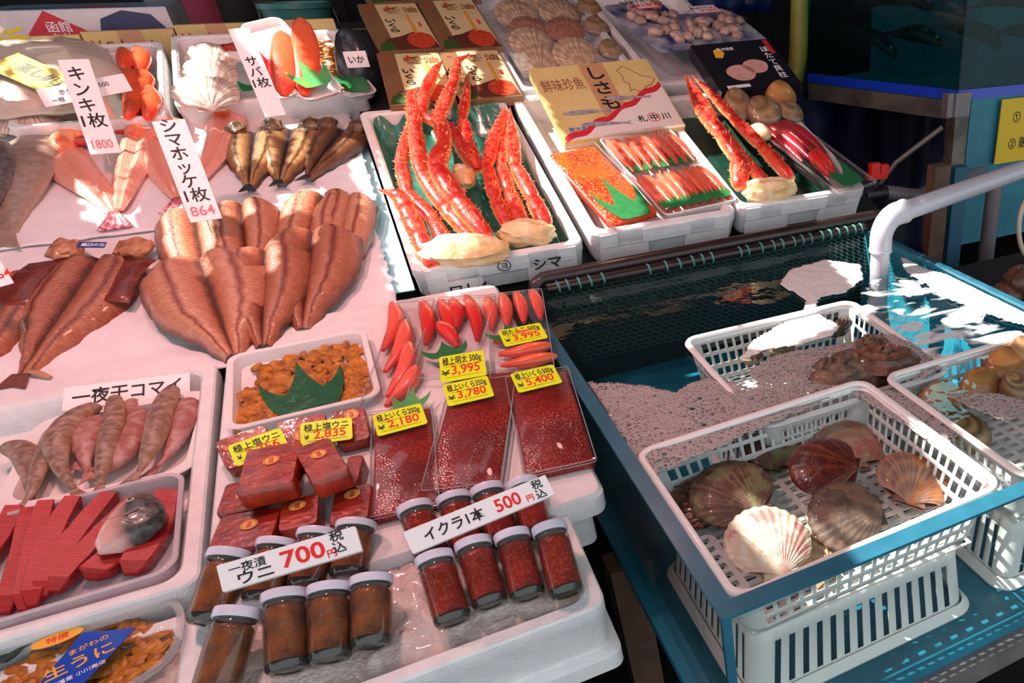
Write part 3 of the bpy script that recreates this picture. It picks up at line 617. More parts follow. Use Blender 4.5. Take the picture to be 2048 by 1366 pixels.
# ---- oval tub of urchin
Mo = frame(at(152, 1318, PK, -.020), (1, .02, 0), pn(.1)) @ T3((0, 0, -.035))
tb = thing('sea_urchin_tub', 'oval lidded tub of orange sea urchin with a blue label at bottom left', 'food tub', Mo)
def oval(s, z, a=.128, b=.098): return [(a*s*math.copysign(abs(math.cos(q))**.75, math.cos(q)), b*s*math.copysign(abs(math.sin(q))**.75, math.sin(q)), z) for q in [2*math.pi*j/40 for j in range(40)]]
MB().loft([oval(.82, 0), oval(.95, .03)], (True, False)).build('tub', PACK, tb)
MB().loft([oval(.95, .03), oval(1.0, .031), oval(1.0, .037), oval(.95, .038), oval(.92, .0365)], (False, False)).build('rim', PACKE, tb)
MB().loft([oval(.92, .0365), oval(.9, .037)], (False, True)).build('film_lid', FILM, tb)
u2 = MB(); rnd = random.Random(5)
for i in range(190):
    q = rnd.uniform(0, 6.28); r_ = math.sqrt(rnd.random()); lump(u2, (.098*r_*math.cos(q), .072*r_*math.sin(q), .013+.006*rnd.random()), rnd.uniform(0, 3.1), rnd.uniform(.012, .022), rnd.uniform(.006, .009), i)
tag(u2.build('sea_urchin_roe', UNI, None, Mo), 'orange sea urchin tongues inside the oval tub', 'sea urchin', kind='stuff')
BLUEL = mat('label_blue', (20, 70, 180), .3, coat=.4); OCHRE = mat('label_ochre', (240, 176, 60), .4); 
lb_ = MB(); lb_.add([(x, y, z) for z in (.0385, .0391) for x, y in ((-.072, -.062), (-.012, -.075), (.072, .005), (.014, .045))], [(0, 1, 2, 3), (4, 5, 6, 7), (0, 1, 5, 4), (1, 2, 6, 5), (2, 3, 7, 6), (3, 0, 4, 7)])
lo = lb_.build('label', BLUEL, tb, RZ(.22), smooth=False); lo['label'] = 'blue tilted label with ochre lettering'
text('生うに', .026, OCHRE, 'label_lettering', lo, T3((.004, -.012, .0393)) @ RZ(.05), .012, sx=1.05)
text('まがわの', .012, OCHRE, 'small_lettering', lo, T3((.018, .013, .0393)) @ RZ(.05), .006)
text('北海道産 小川商店', .0085, WHITE, 'maker_lettering', lo, T3((-.004, -.037, .0393)) @ RZ(.05), .004)
ov = MB(); ov.loft([[(.03*math.cos(q), .012*math.sin(q), z) for q in [2*math.pi*j/24 for j in range(24)]] for z in (.038, .0388)]); oo = ov.build('oval_label', OCHRE, tb, T3((-.025, .052, .0003)) @ RZ(.1)); text('特撰', .013, RED, 'oval_lettering', oo, T3((0, 0, .0389)), .008)
kelp = MB(); kelp.loft([[(-.02+.004*math.sin(i), y, .002*math.sin(i*1.3)+.001), (.012+.006*math.cos(i*1.7), y, .006*math.cos(i)), (.02, y+.002, .003)] for i, y in enumerate(np.linspace(-.05, .06, 12))], closed=False)
o = kelp.build('seaweed_leaf', mat('seaweed', (22, 40, 26), .4, (40, 60, 34), 40), None, frame(at(30, 1292, PK, -.025), (.6, -.8, .0), pn(.1))); tag(o, 'dark green frilled leaf behind the oval tub at the left edge', 'leaf')
# ============================================================ counter and cloth
CNT = mat('counter_dark', (30, 28, 30), .8)
c = MB()
c.add([(x, y, z) for x in (-1.35, .0) for y, z in ((.80, .0), (.80, .505), (1.195, .535), (1.195, .60), (2.05, .64), (2.5, .80), (3.75, 1.14), (3.75, 0))], [tuple(range(8)), tuple(range(8, 16))]+[(i, (i+1) % 8, 8+(i+1) % 8, 8+i) for i in range(8)])
tag(c.build('display_counter', CNT, None, smooth=False), 'dark stepped counter carrying the left boxes and the fish sheet', 'counter')
c = MB(); c.add([(x, y, z) for x in (.012, 1.55) for y, z in ((2.16, 0), (2.16, .775), (3.95, 1.345), (3.95, 0))], [(0, 1, 2, 3), (4, 5, 6, 7), (0, 1, 5, 4), (1, 2, 6, 5), (2, 3, 7, 6), (3, 0, 4, 7)])
tag(c.build('display_counter', CNT, None, smooth=False), 'dark sloping shelf carrying the crab and scallop boxes', 'counter')
PAPER = mat('white_paper_sheet', (238, 230, 232), .8, (230, 220, 224), 14, .2, 30)
def sheet(name, label, x0, x1, y0, y1, off, seed, torn=True, th=.004, m=None):
    mb = MB(); nx, ny = 60, 60; rows = []
    for j in range(ny+1):
        y = y0+(y1-y0)*j/ny; row = []
        for i in range(nx+1):
            x = x0+(x1-x0)*i/nx
            if i == nx and torn: x += .012*mnoise.noise(Vector((y*40, seed, 0)))-.002*(j % 2)
            z = zc(y)+off+.007*mnoise.noise(Vector((x*5, y*6, seed)))+.003*mnoise.noise(Vector((x*19+y*6, y*13, seed)))
            row.append((x, y+(.006*mnoise.noise(Vector((x*9, 0, seed))) if j == 0 else 0), z))
        rows.append(row)
    mb.loft(rows, closed=False); o = mb.build(name, m or PAPER); tag(o, label, 'paper sheet')
    md = o.modifiers.new('thick', 'SOLIDIFY'); md.thickness = th; md.offset = -1
    return o
sheet('paper_sheet', 'lower white paper sheet under the brown split fish', -1.25, -.045, 1.90, 2.85, .0, 1)
sheet('paper_sheet', 'upper white paper sheet under the red and dark split fish', -1.25, -.02, 2.60, 3.25, .012, 5)
sheet('paper_sheet', 'pale blue paper strip sticking out between the white sheets and the crab box', -.12, .002, 2.14, 3.1, -.012, 9, False, .003, mat('paper_pale_blue', (168, 214, 222), .7))
# ============================================================ split fish
def fillet(name, label, head, tail, hw, style, m, group, h0=.006, h1=.03, n=(0, -.25, 1), seed=0, cat='split fish', hump=.014, side=None, arch=0., twist=0.):
    a = cl(*tail, h0); b = cl(*head, h1); y = b-a; n = Vector(n); x = y.cross(n); M = frame(a, x, n); L = y.length
    t = thing(name, label, cat, M @ RY(twist), group); mb = MB(); rings = []; T = []; nv = 20; ku = 26
    prof = style['w']
    for i in range(ku+1):
        u = i/ku; q = u*(len(prof)-1); k = min(int(q), len(prof)-2); f_ = q-k; f_ = f_*f_*(3-2*f_); wv = hw*(prof[k]+(prof[k+1]-prof[k])*f_)
        top = []; bot = []; tt = []; tb_ = []; gap = style.get('gap', 0)*max(0, u-.72)*hw*3
        for j in range(nv+1):
            v = -1+2*j/nv; av = abs(v); x_ = wv*v+(gap if v > .02 else -gap if v < -.02 else 0)
            lobe = max(0, 1-((av-.5)/.52)**2)**.7; endf = min(1, u*4+.15)
            z = hump*lobe*endf*(wv/hw)**.5+.003*mnoise.noise(Vector((x_*50, u*9, seed)))
            z += arch*math.sin(math.pi*u)+(-.35*hw*(av**3)*style.get('droop', .2)) 
            yy = L*u+style.get('cut', 0)*(-.05*L*av*av if u > .9 else 0)+.006*mnoise.noise(Vector((v*3, u*6, seed+4)))
            if u == 1: z -= hump*.7
            top.append((x_, yy, z)); tt.append((.5+.5*v, u, 1)); bot.append((x_*.97, yy, min(z-.004, arch*math.sin(math.pi*u)-.002-.35*hw*(av**3)*style.get('droop', .2)))); tb_.append((0 if v < 0 else 1, u, 0))
        rings.append(top+bot[::-1]); T.append(tt+tb_[::-1])
    mb.loft(rings, T=T); mb.build('flesh', m, t, sharp=60)
    if style.get('tail', 1):
        f = MB(); tw = style.get('tw', .03); V = []; q = [(-hw*prof[0]*.9, .004), (-tw, -tw*1.7), (0, -tw*1.25), (tw, -tw*1.7), (hw*prof[0]*.9, .004)]
        V = [(x, y, z) for z in (.001, .0035) for x, y in q]; f.add(V, [tuple(range(5)), tuple(range(5, 10))]+[(i, (i+1) % 5, 5+(i+1) % 5, 5+i) for i in range(5)], T=[(.02, 0, 1)]*10)
        f.build('tail_fin', style.get('tm', m), t, smooth=False)
    return t, L, hw
def fishskin(name, edge, meat, line, hi, bump=.35): return texmat(name, [(0, edge), (.06, meat), (.2, hi), (.25, line), (.30, hi), (.44, meat), (.485, edge), (.515, edge), (.56, meat), (.70, hi), (.75, line), (.80, hi), (.94, meat), (1, edge)], 0, .34, 50, .35, line, bump, 75, coat=.35, warp=.035, wsc=16, stretch=(1.5, 2.5, 1))
HOK = fishskin('atka_flesh', (96, 56, 42), (188, 112, 82), (130, 56, 42), (210, 150, 120), .7); HOKB = fishskin('atka_flesh_brown', (84, 44, 32), (158, 86, 62), (112, 46, 36), (186, 118, 90), .7)
SABA = fishskin('mackerel_flesh', (28, 28, 32), (126, 84, 50), (78, 46, 32), (186, 142, 92)); SABAD = fishskin('mackerel_flesh_dark', (30, 30, 34), (98, 60, 40), (62, 34, 28), (132, 88, 56))
HEADLESS = {'w': [.16, .34, .62, .84, .96, 1.0, .98, .86], 'cut': 1, 'droop': .35, 'tail': 0}
gH = 'headless brown split fish in the fan'
FH = [((640, 368), (600, 560), .105, .05, 'back row, second from right, tallest', HOK), ((694, 384), (655, 600), .085, .035, 'back row, rightmost with a curved outer edge', HOK), ((478, 396), (500, 580), .092, .035, 'back row, second from left', HOK),
      ((386, 418), (420, 600), .098, .025, 'back row, leftmost under the 864 sign', HOK), ((622, 446), (604, 655), .120, .065, 'front row, right one', HOKB), ((526, 486), (524, 690), .108, .07, 'front row, middle one', HOKB), ((395, 512), (466, 708), .135, .06, 'front row, left one and widest', HOK)]
for i, (hd_, tl_, hw, h1, lb, m) in enumerate(FH): fillet('split_fish', 'headless brown split fish of the fan, '+lb, hd_, tl_, hw, HEADLESS, m, gH, .010 if i < 4 else .02, h1, seed=i, hump=.028)
WITHHEAD = {'w': [.13, .3, .55, .8, .98, 1.0, .92, .70], 'droop': .9, 'tw': .028, 'tail': 1, 'gap': .0}
HEADB = mat('fish_head_brown', (150, 84, 54), .4, (196, 140, 104), 36, .4, 80, coat=.3); HEADD = mat('fish_head_dark', (70, 50, 36), .4, (126, 98, 70), 40, .4, 90, coat=.3); FLAP = mat('fish_flap_dark', (96, 30, 24), .4, (128, 52, 40), 30, .3, 60, coat=.3)
def heads(t, L, hw, m, sx=.55, r=.03, flap=None):
    for s in (-1, 1):
        b = MB(); blob(b, (r, r*1.25, r*.62), s*3+L*10, .35, 2.0, 18, 12); b.build('head_half', m, t, T3((s*hw*sx, L+r*.35, .014)))
        j = MB(); j.tube([(s*hw*sx*.5, L*.97, .01), (s*hw*sx*.55, L+r*.9, .02), (s*hw*sx*.8, L+r*1.7, .014)], [.008, .006, .002], 8); j.build('jaw', m, t)
        if flap:
            f = MB(); rows = [[(s*(hw*.45+hw*.62*q), L*(.55+.4*p)-.02*q, .012+.012*math.sin(math.pi*p)*q) for q in (0, .5, 1)] for p in np.linspace(0, 1, 8)]; f.loft(rows, closed=False); o = f.build('belly_flap', flap, t); md = o.modifiers.new('thick', 'SOLIDIFY'); md.thickness = .003
t, L, hw = fillet('split_fish', 'large brown split fish with head halves and a small blue tag, at left', (195, 498), (40, 752), .12, WITHHEAD, HOKB, 'large brown split fish', .008, .045, seed=11, hump=.024); heads(t, L, hw, HEADB, .62, .032, FLAP)
tg = MB(); tg.rr([(.055, .020, .002, 0), (.055, .020, .002, .001)], 2); o = tag(tg.build('name_tag', mat('tag_blue', (30, 48, 120), .4), None, frame(cl(184, 490, .075), (.95, -.25, -.05), (0, -.45, 1))), 'small navy tag across the head of the large brown split fish', 'tag'); text('羅臼の仕', .012, WHITE, 'tag_lettering', o, T3((.003, 0, .0011)), .01)
pf = MB(); pf.tube([(0, 0, .004), (.022, -.012, .006), (.05, -.03, .004)], [.006, .007, .004], 8, flat=.5); pf.build('pectoral_fin', HEADB, t, T3((.012, .012, 0)))
t, L, hw = fillet('split_fish', 'brown split fish mostly cut off by the left edge', (22, 545), (-70, 770), .10, WITHHEAD, HOKB, 'large brown split fish', .006, .02, seed=12, hump=.02)
# mackerel
MK = {'w': [.10, .30, .52, .74, .92, 1.0, .95, .80], 'droop': .5, 'tw': .022, 'tail': 1, 'gap': .10, 'tm': mat('mackerel_tail', (40, 42, 46), .4)}
for hd_, tl_, hw, h1, lb, m, sd_ in (((672, 215), (615, 352), .090, .02, 'rightmost and darkest of three', SABAD, 21), ((492, 225), (497, 372), .085, .01, 'leftmost of three, partly behind the sign', SABA, 22), ((562, 205), (558, 362), .102, .035, 'middle of three with shadow bars across it', SABA, 23)):
    t, L, hw = fillet('split_mackerel', 'dark split mackerel with black skin edge, '+lb, hd_, tl_, hw, MK, m, 'split mackerel', .03, h1+.085, seed=sd_, hump=.018, cat='split mackerel'); heads(t, L*.96, hw, HEADD, .55, .030)
# red split rockfish: two half bodies, open head halves, tail
RK = texmat('rockfish_flesh', [(0, (196, 48, 40)), (.3, (238, 150, 128)), (.6, (248, 190, 170)), (1, (240, 160, 140))], 2, .3, 60, .45, (222, 110, 92), .4, 80, coat=.5, sss=.15, warp=.1, wsc=30, stretch=(5, 1, 5)); RKH = mat('rockfish_head', (226, 92, 50), .3, (250, 168, 120), 34, .4, 70, coat=.5); RKI = mat('rockfish_inside', (188, 24, 22), .3, (214, 60, 50), 30, coat=.5); RKT = mat('rockfish_tail', (176, 40, 62), .5, (240, 190, 196), 90)
def rockfish(label, left, right, tail, hl, hr, h=.016):
    o = cl(*tail, h); t = thing('split_rockfish', label, 'split rockfish', T3(o), 'red split rockfish')
    for nm_, pts in (('left_half', left), ('right_half', right)):
        W = [cl(*p, h+.006)-o for p in pts]; mb = MB(); rings = []; T = []; k = 18; pr = [.95, 1.1, 1.0, .8, .5, .22]
        for i in range(k+1):
            u = i/k*(len(W)-1); a = min(int(u), len(W)-2); q = u-a; p0, p1, p2, p3 = W[max(a-1, 0)], W[a], W[a+1], W[min(a+2, len(W)-1)]
            p = .5*((2*p1)+(p2-p0)*q+(2*p0-5*p1+4*p2-p3)*q*q+(3*p1-p0-3*p2+p3)*q**3); tn = (W[a+1]-W[a]).normalized(); s_ = tn.cross(Vector((0, -.25, 1))).normalized(); up = s_.cross(tn)
            g = i/k*(len(pr)-1); b = min(int(g), len(pr)-2); rd = .052*(pr[b]+(pr[b+1]-pr[b])*(g-b)); ring = []; tt = []
            for j in range(16):
                an = 2*math.pi*j/16; ring.append(p+s_*rd*math.cos(an)+up*(rd*.42*math.sin(an)+(.12*rd*math.cos(an*6) if math.sin(an) > 0 else 0))); tt.append((.5+.5*math.cos(an), i/k, .5+.5*math.sin(an)))
            rings.append(ring); T.append(tt)
        mb.loft(rings, T=T); mb.build(nm_, RK, t)
    for p, sx in ((hl, 1), (hr, -1)):
        c_ = cl(*p, h+.022)-o; b = MB()
        arc = [c_+Vector((sx*.034*(1-math.cos(a))-.01*sx, .052*math.sin(a)-.012, .018*math.sin(a))) for a in np.linspace(-.9, 2.2, 10)]
        b.tube(arc, [.024, .03, .032, .031, .029, .026, .023, .019, .014, .007], 12, flat=.7); b.build('head_half', RKH, t)
        e_ = MB(); blob(e_, (.022, .030, .010), 5, .2); e_.build('gill_inside', RKI, t, T3(c_+Vector((sx*.032, .004, -.002))))
    f = MB(); dr = (cl(*tail, h)-(cl(*left[-2], h)+cl(*right[-2], h))/2).normalized(); s_ = dr.cross(Vector((0, 0, 1))).normalized(); rows = []
    for u in np.linspace(0, 1, 4): rows.append([dr*(.085*u-.005)+s_*((.012+.026*u)*v)+Vector((0, 0, .006+.003*math.cos(v*14))) for v in np.linspace(-1, 1, 13)])
    f.loft(rows, closed=False); fo = f.build('tail_fin', RKT, t); md = fo.modifiers.new('thick', 'SOLIDIFY'); md.thickness = .003
    return t
rockfish('red split rockfish below the 1800 sign, tail pointing down', [(118, 300), (150, 345), (195, 385), (225, 425)], [(285, 265), (277, 310), (255, 365), (238, 420)], (230, 432), (135, 285), (268, 258))
rockfish('red split rockfish behind the 864 sign, half covered', [(318, 270), (322, 310), (330, 350), (352, 395)], [(452, 230), (450, 270), (425, 320), (375, 385)], (360, 400), (335, 262), (440, 222), .018)
# plain whole fish at the left edge
GREY = texmat('flatfish_skin', [(0, (206, 176, 160)), (.5, (170, 140, 122)), (1, (140, 112, 98))], 2, .4, 50, .4, (190, 160, 148), .25, 90, coat=.3); GREYD = texmat('dark_fish_skin', [(0, (120, 110, 108)), (1, (70, 64, 66))], 2, .35, 50, .4, (140, 130, 130), .25, 90, coat=.3)
wholefish('whole_fish', 'plain beige whole fish with its tail down at the left edge', [(85, 285), (70, 345), (40, 420), (20, 470)], lambda x, y: cl(x, y, .008), .072, GREY, None, .4, [.5, .85, 1, .95, .75, .5, .34, .3], True, .09, cat='whole fish')
wholefish('whole_fish', 'dark grey whole fish cut off by the left edge', [(-20, 300), (0, 340), (-10, 400), (-40, 450)], lambda x, y: cl(x, y, .03), .055, GREYD, None, .5, cat='whole fish')
# ============================================================ signs on the fish
def vsign(label, q, Y, lean, kana, price, pc):
    M, w, h = hang(*q, Y, lean); t = card('price_sign', label, M, w, h, .003)
    n = len(kana.split('\n'))
    text(kana, w*.62 if n < 6 else w*.56, BLACK, 'lettering', t, T3((0, h*(.10 if price else 0), .0003)), .014, vert=True, sp=1.12 if n < 6 else 1.0)
    if price: text(price, w*.50, pc, 'price_lettering', t, T3((0, -h*.40, .0003)), .018, sx=.92*w/(w*.5*.6*len(price)))
    sk = MB(); sk.tube([(0, -h*.2, -.006), (0, -h*.62, -.006)], .0015, 6); sk.build('skewer', mat('bamboo', (200, 170, 120), .6), t)
    return t
vsign('white upright sign with three kana and pink price 1800 over a red fish', ((128, 118), (194, 120), (225, 303), (168, 311)), 2.88, math.radians(30), 'キ\nン\nキ\n1枚', '1800', PINK)
vsign('white upright sign with pink price 864 over the brown fan of fish', ((310, 243), (374, 237), (440, 437), (374, 446)), 2.42, math.radians(30), 'シ\nマ\nホ\nッ\nケ\n1枚', '864', PINK)
vsign('white upright sign with faint lettering and no price over the dark mackerel', ((478, 58), (519, 54), (551, 230), (509, 236)), 2.92, math.radians(38), 'サ\nバ\n1枚', '', PINK)
M, w, h = hang((77, 178), (252, 147), (259, 180), (86, 216), 3.05, math.radians(30)); t = card('price_sign', 'white sideways sign behind the 1800 sign at upper left', M, w, h, .003); text('ホタテ 1ケ ¥500', h*.34, BLACK, 'lettering', t, T3((0, h*.12, .0003)), .004); text('一枚', h*.3, BLACK, 'small_lettering', t, T3((-w*.33, -h*.25, .0003)), .006)
M, w, h = hang((-40, 525), (6, 512), (18, 568), (-30, 580), 2.15, math.radians(35)); t = card('price_sign', 'white sign corner with red figures at the left edge', M, w, h, .003); text('864', h*.4, RED, 'price_lettering', t, T3((w*.18, -h*.1, .0003)), .012)
# ============================================================ styrofoam boxes behind the fish
def ps(y): return PS[0]+PS[2]*(y-PS[1])
def Ms_(x, y): M = frame(Vector((0, 0, 0)), (1, 0, 0), pn(PS[2])); M.translation = Vector((x, y, ps(y))); return M
styro('styrofoam_box', 'white styrofoam box at upper left with a pack of red roe', Ms_(-.70, 3.40), .375, .55, .14, .02, notch=False)
styro('styrofoam_box', 'white styrofoam box behind the mackerel with scallop shells and roe', Ms_(-.218, 3.45), .545, .53, .14, .02, notch=False)
PSd = (PS[0], PS[1], PS[2])
def tilted(q, h, pl=PSd): return quad(*q, pl, h)
M, w, d = tilted(((234, 104), (300, 98), (326, 250), (256, 262)), -.02); tray('serving_tray', 'small white tray of orange red roe sacs at upper left', M @ T3((0, 0, -.02)), w, d, .02, .006, PLAST, .02)
for i, (a, b) in enumerate([((255, 150), (250, 108)), ((287, 155), (280, 106)), ((262, 195), (262, 150)), ((292, 198), (288, 152)), ((262, 248), (270, 178)), ((302, 250), (300, 182))]): sacat('roe_sac', f'orange red roe sac in the upper left tray, {["back left", "back right", "middle left", "middle right", "front left", "front right"][i]}', 'roe sacs in the upper left tray', a, b, PSd, -.012, .024, SAC_OR, .08, 40+i, fz=.7, tail=.8)
M, w, d = quad3((541, 62), (622, 30), (633, 205), (548, 215), lambda x, y: at(x, y, (1.0, 2.72, .62), .0)); t0 = tray('serving_tray', 'clear wrapped tray of large orange roe sacs propped up behind the mackerel', M, w, d, .02, .006, PLAST, .03)
PW = (1.0, 2.72, .62)
for i, (a, b) in enumerate([((572, 200), (565, 72)), ((612, 198), (604, 46))]): sacat('roe_sac', f'large orange roe sac in the propped tray, {["left", "right"][i]} of two', 'large roe sacs in the propped tray', a, b, PW, .006, .036, SAC_OR, .05, 50+i, fz=.42, tail=.85)
leaf('leaf_divider', 'pale green leaf divider on the propped roe tray', M @ T3((.0, -d*.45, .045)), w*.9, d*.34, LEAFL, None, 3)
M, w, d = tilted(((636, 70), (696, 62), (712, 190), (640, 200)), -.005); tray('serving_tray', 'white tray of orange sea urchin at the right of the mackerel box', M @ T3((0, 0, -.02)), w, d, .022, .006, PLAST, .03)
u3 = MB(); rnd = random.Random(9)
for i in range(110): lump(u3, (rnd.uniform(-.38, .38)*w, rnd.uniform(-.38, .42)*d, -.008+.006*rnd.random()), rnd.uniform(0, 3.1), rnd.uniform(.014, .024), rnd.uniform(.006, .009), i)
tag(u3.build('sea_urchin_roe', UNI, None, M), 'orange sea urchin heaped in the tray right of the mackerel', 'sea urchin', kind='stuff')
leaf('leaf_divider', 'green leaf divider on the sea urchin tray right of the mackerel', M @ T3((0, -d*.48, .012)), w*.85, d*.5, LEAFM, None, 3)
M, w, d = tilted(((500, 75), (545, 68), (556, 195), (512, 200)), -.01); tray('serving_tray', 'white tray of red roe half hidden by the mackerel sign', M @ T3((0, 0, -.02)), w, d, .02, .006, PLAST, .02)
for i, (a, b) in enumerate([((535, 170), (528, 80)), ((548, 170), (542, 82))]): sacat('roe_sac', f'red roe sac beside the mackerel sign, {["left", "right"][i]} of two', 'roe sacs beside the mackerel sign', a, b, PSd, -.015, .024, SAC_RED, .05, 60+i)
M, w, d = tilted(((486, 160), (520, 158), (528, 200), (490, 205)), .015); leaf('leaf_divider', 'green leaf divider under the mackerel sign', M, .09, .10, LEAFM, None, 2)
# scallop shells
def scallop(name, label, M, R, m, group=None, ribs=24, dome=.3, amp=.012, closed=True, m2=None, parts=True):
    """one fan shell: umbo at local -y, dome up"""
    t = thing(name, label, 'scallop', M, group); nu, nv = 96, 22
    def valve(sgn, k, nm_, mm):
        mb = MB(); rows = []; T = []; phm = 1.16
        for j in range(nv+1):
            s = j/nv; row = []; tt = []
            for i in range(nu+1):
                ph = -phm+2*phm*i/nu; Lr = 2*R*max(.30, math.cos(ph*.98))*(.965+.02*abs(math.cos(ribs*ph)))
                x = s*Lr*math.sin(ph)*1.03; y = s*Lr*math.cos(ph)-R; q = min(1, math.hypot(x, y)/R)
                z = sgn*k*R*dome*max(0, 1-q**2.4)**.75+sgn*amp*R*math.cos(2*ribs*ph)*s**.6*(.8 if q < .98 else 1)
                row.append((x, y, z)); tt.append((s, .5+.5*ph/phm, q))
            rows.append(row); T.append(tt)
        mb.loft(rows, closed=False, T=T)
        for sx in (-1, 1):
            e = [(sx*.02*R, -R*1.0, 0), (sx*.42*R, -R*1.0, 0), (sx*.40*R, -R*.80, 0), (sx*.30*R, -R*.62, 0), (sx*.05*R, -R*.80, sgn*.06*R)]
            mb.add([(p[0], p[1], p[2]+z) for z in (0, sgn*.02*R) for p in e], [(0, 1, 2, 3, 4), (5, 6, 7, 8, 9)]+[(i, (i+1) % 5, 5+(i+1) % 5, 5+i) for i in range(5)], T=[(.25, .1, .9)]*10)
        o = mb.build(nm_, mm, t, T3((0, 0, sgn*.03*R)), sharp=80); md = o.modifiers.new('thick', 'SOLIDIFY'); md.thickness = .025*R; md.offset = -sgn
    valve(1, 1, 'upper_valve', m)
    if closed:
        valve(-1, .55, 'lower_valve', m2 or m)
        if parts:
            r_ = MB(); ring = []
            for i in range(41):
                ph = -1.12+2.24*i/40; Lr = 2*R*max(.3, math.cos(ph*.98))*.93; ring.append((Lr*math.sin(ph), Lr*math.cos(ph)-R, 0))
            r_.tube(ring, .028*R, 6); r_.build('mantle_edge', MANT, t)
    return t
def shellmat(name, base, dark, band, rays=.5, rough=.55, spots=None, rayc=None, nray=26):
    m, nt, b = new(name); L = nt.links.new; N = nt.nodes.new; b.inputs['Roughness'].default_value = rough; b.inputs['Coat Weight'].default_value = .15
    a = N('ShaderNodeAttribute'); a.attribute_name = 'tex'; sp = N('ShaderNodeSeparateXYZ'); L(a.outputs['Vector'], sp.inputs[0]); tc = N('ShaderNodeTexCoord')
    n = N('ShaderNodeTexNoise'); n.inputs['Scale'].default_value = 45; n.inputs['Detail'].default_value = 5; L(tc.outputs['Object'], n.inputs[0])
    w_ = N('ShaderNodeMath'); w_.operation = 'MULTIPLY'; w_.inputs[1].default_value = 22; L(sp.outputs[0], w_.inputs[0]); ad = N('ShaderNodeMath'); ad.operation = 'MULTIPLY_ADD'; L(n.outputs['Fac'], ad.inputs[0]); ad.inputs[1].default_value = 5; L(w_.outputs[0], ad.inputs[2])
    si = N('ShaderNodeMath'); si.operation = 'SINE'; L(ad.outputs[0], si.inputs[0]); mr = N('ShaderNodeMapRange'); mr.inputs[1].default_value = -1; mr.inputs[2].default_value = 1; mr.inputs[4].default_value = band; L(si.outputs[0], mr.inputs[0])
    mx = N('ShaderNodeMix'); mx.data_type = 'RGBA'; L(mr.outputs[0], mx.inputs['Factor']); mx.inputs['A'].default_value = lin(base); mx.inputs['B'].default_value = lin(dark)
    c2 = N('ShaderNodeMath'); c2.operation = 'MULTIPLY'; c2.inputs[1].default_value = nray; L(sp.outputs[1], c2.inputs[0]); n1 = N('ShaderNodeTexNoise'); n1.noise_dimensions = '1D'; n1.inputs['Scale'].default_value = 1; n1.inputs['Detail'].default_value = 1; L(c2.outputs[0], n1.inputs['W'])
    m2 = N('ShaderNodeMapRange'); m2.inputs[1].default_value = .48; m2.inputs[2].default_value = .66; m2.inputs[4].default_value = rays; L(n1.outputs['Fac'], m2.inputs[0])
    x2 = N('ShaderNodeMix'); x2.data_type = 'RGBA'; L(m2.outputs[0], x2.inputs['Factor']); L(mx.outputs['Result'], x2.inputs['A']); x2.inputs['B'].default_value = lin(rayc or dark); out = x2.outputs['Result']
    if spots:
        n3 = N('ShaderNodeTexNoise'); n3.inputs['Scale'].default_value = 28; n3.inputs['Detail'].default_value = 6; L(tc.outputs['Object'], n3.inputs[0]); m3 = N('ShaderNodeMapRange'); m3.inputs[1].default_value = .52; m3.inputs[2].default_value = .62; m3.inputs[4].default_value = .75; L(n3.outputs['Fac'], m3.inputs[0])
        x3 = N('ShaderNodeMix'); x3.data_type = 'RGBA'; L(m3.outputs[0], x3.inputs['Factor']); L(out, x3.inputs['A']); x3.inputs['B'].default_value = lin(spots); out = x3.outputs['Result']
    L(out, b.inputs['Base Color']); bp = N('ShaderNodeBump'); bp.inputs['Strength'].default_value = .8; bp.inputs['Distance'].default_value = .006; L(n.outputs['Fac'], bp.inputs['Height']); L(bp.outputs['Normal'], b.inputs['Normal'])
    return m
MANT = mat('scallop_mantle', (214, 190, 150), .5, (176, 140, 96), 60)
SH_WHITE = shellmat('shell_white', (226, 212, 198), (190, 164, 146), .5, .75, rayc=(168, 128, 112), nray=44); SH_TAN = shellmat('shell_tan', (214, 186, 150), (168, 120, 80), .6, .55, rayc=(150, 96, 62)); SH_RED = shellmat('shell_russet', (176, 104, 66), (128, 70, 46), .6, .5)
SH_PINK = shellmat('shell_pink_cream', (238, 214, 190), (206, 160, 124), .4, .5, spots=(206, 112, 110), rayc=(236, 170, 160)); SH_BROWN = shellmat('shell_dark_brown', (112, 40, 32), (64, 24, 24), .6, .4, rayc=(176, 96, 60), nray=12, rough=.3); SH_GREEN = shellmat('shell_brown_olive', (122, 82, 66), (88, 56, 48), .5, .45, spots=(150, 140, 92), rayc=(176, 120, 100)); SH_MIX = shellmat('shell_pink_orange', (176, 128, 104), (118, 70, 70), .6, .6, spots=(214, 124, 66), rayc=(214, 160, 140)); SH_PALE = shellmat('shell_pale_rose', (206, 164, 138), (176, 116, 96), .6, .2, spots=(190, 100, 84)); SH_BROWN2 = shellmat('shell_rock_brown', (120, 90, 76), (84, 58, 50), .8, .4, spots=(150, 108, 88))
def shellat(label, c, R, m, P, xd=(1, 0, 0), n=(0, -.3, 1), group=None, **k):
    return scallop('scallop_shell', label, frame(P(*c), xd, n), R, m, group, **k)
pss = lambda h: (lambda x, y: at(x, y, PSd, h))
G3 = 'white scallop shells in a row behind the fish'
shellat('white ribbed scallop shell at the back of the row of three', (422, 118), .070, SH_WHITE, pss(.005), (1, .1, 0), (.1, -.75, 1), G3, closed=False, ribs=9, amp=.02)
shellat('white ribbed scallop shell in the middle of the row of three', (420, 150), .075, SH_WHITE, pss(.015), (1, .1, 0), (.1, -.7, 1), G3, closed=False, ribs=9, amp=.02)
shellat('white ribbed scallop shell at the front of the row of three', (412, 188), .086, SH_WHITE, pss(.03), (1, .1, 0), (.1, -.6, 1), G3, closed=False, ribs=9, amp=.02)
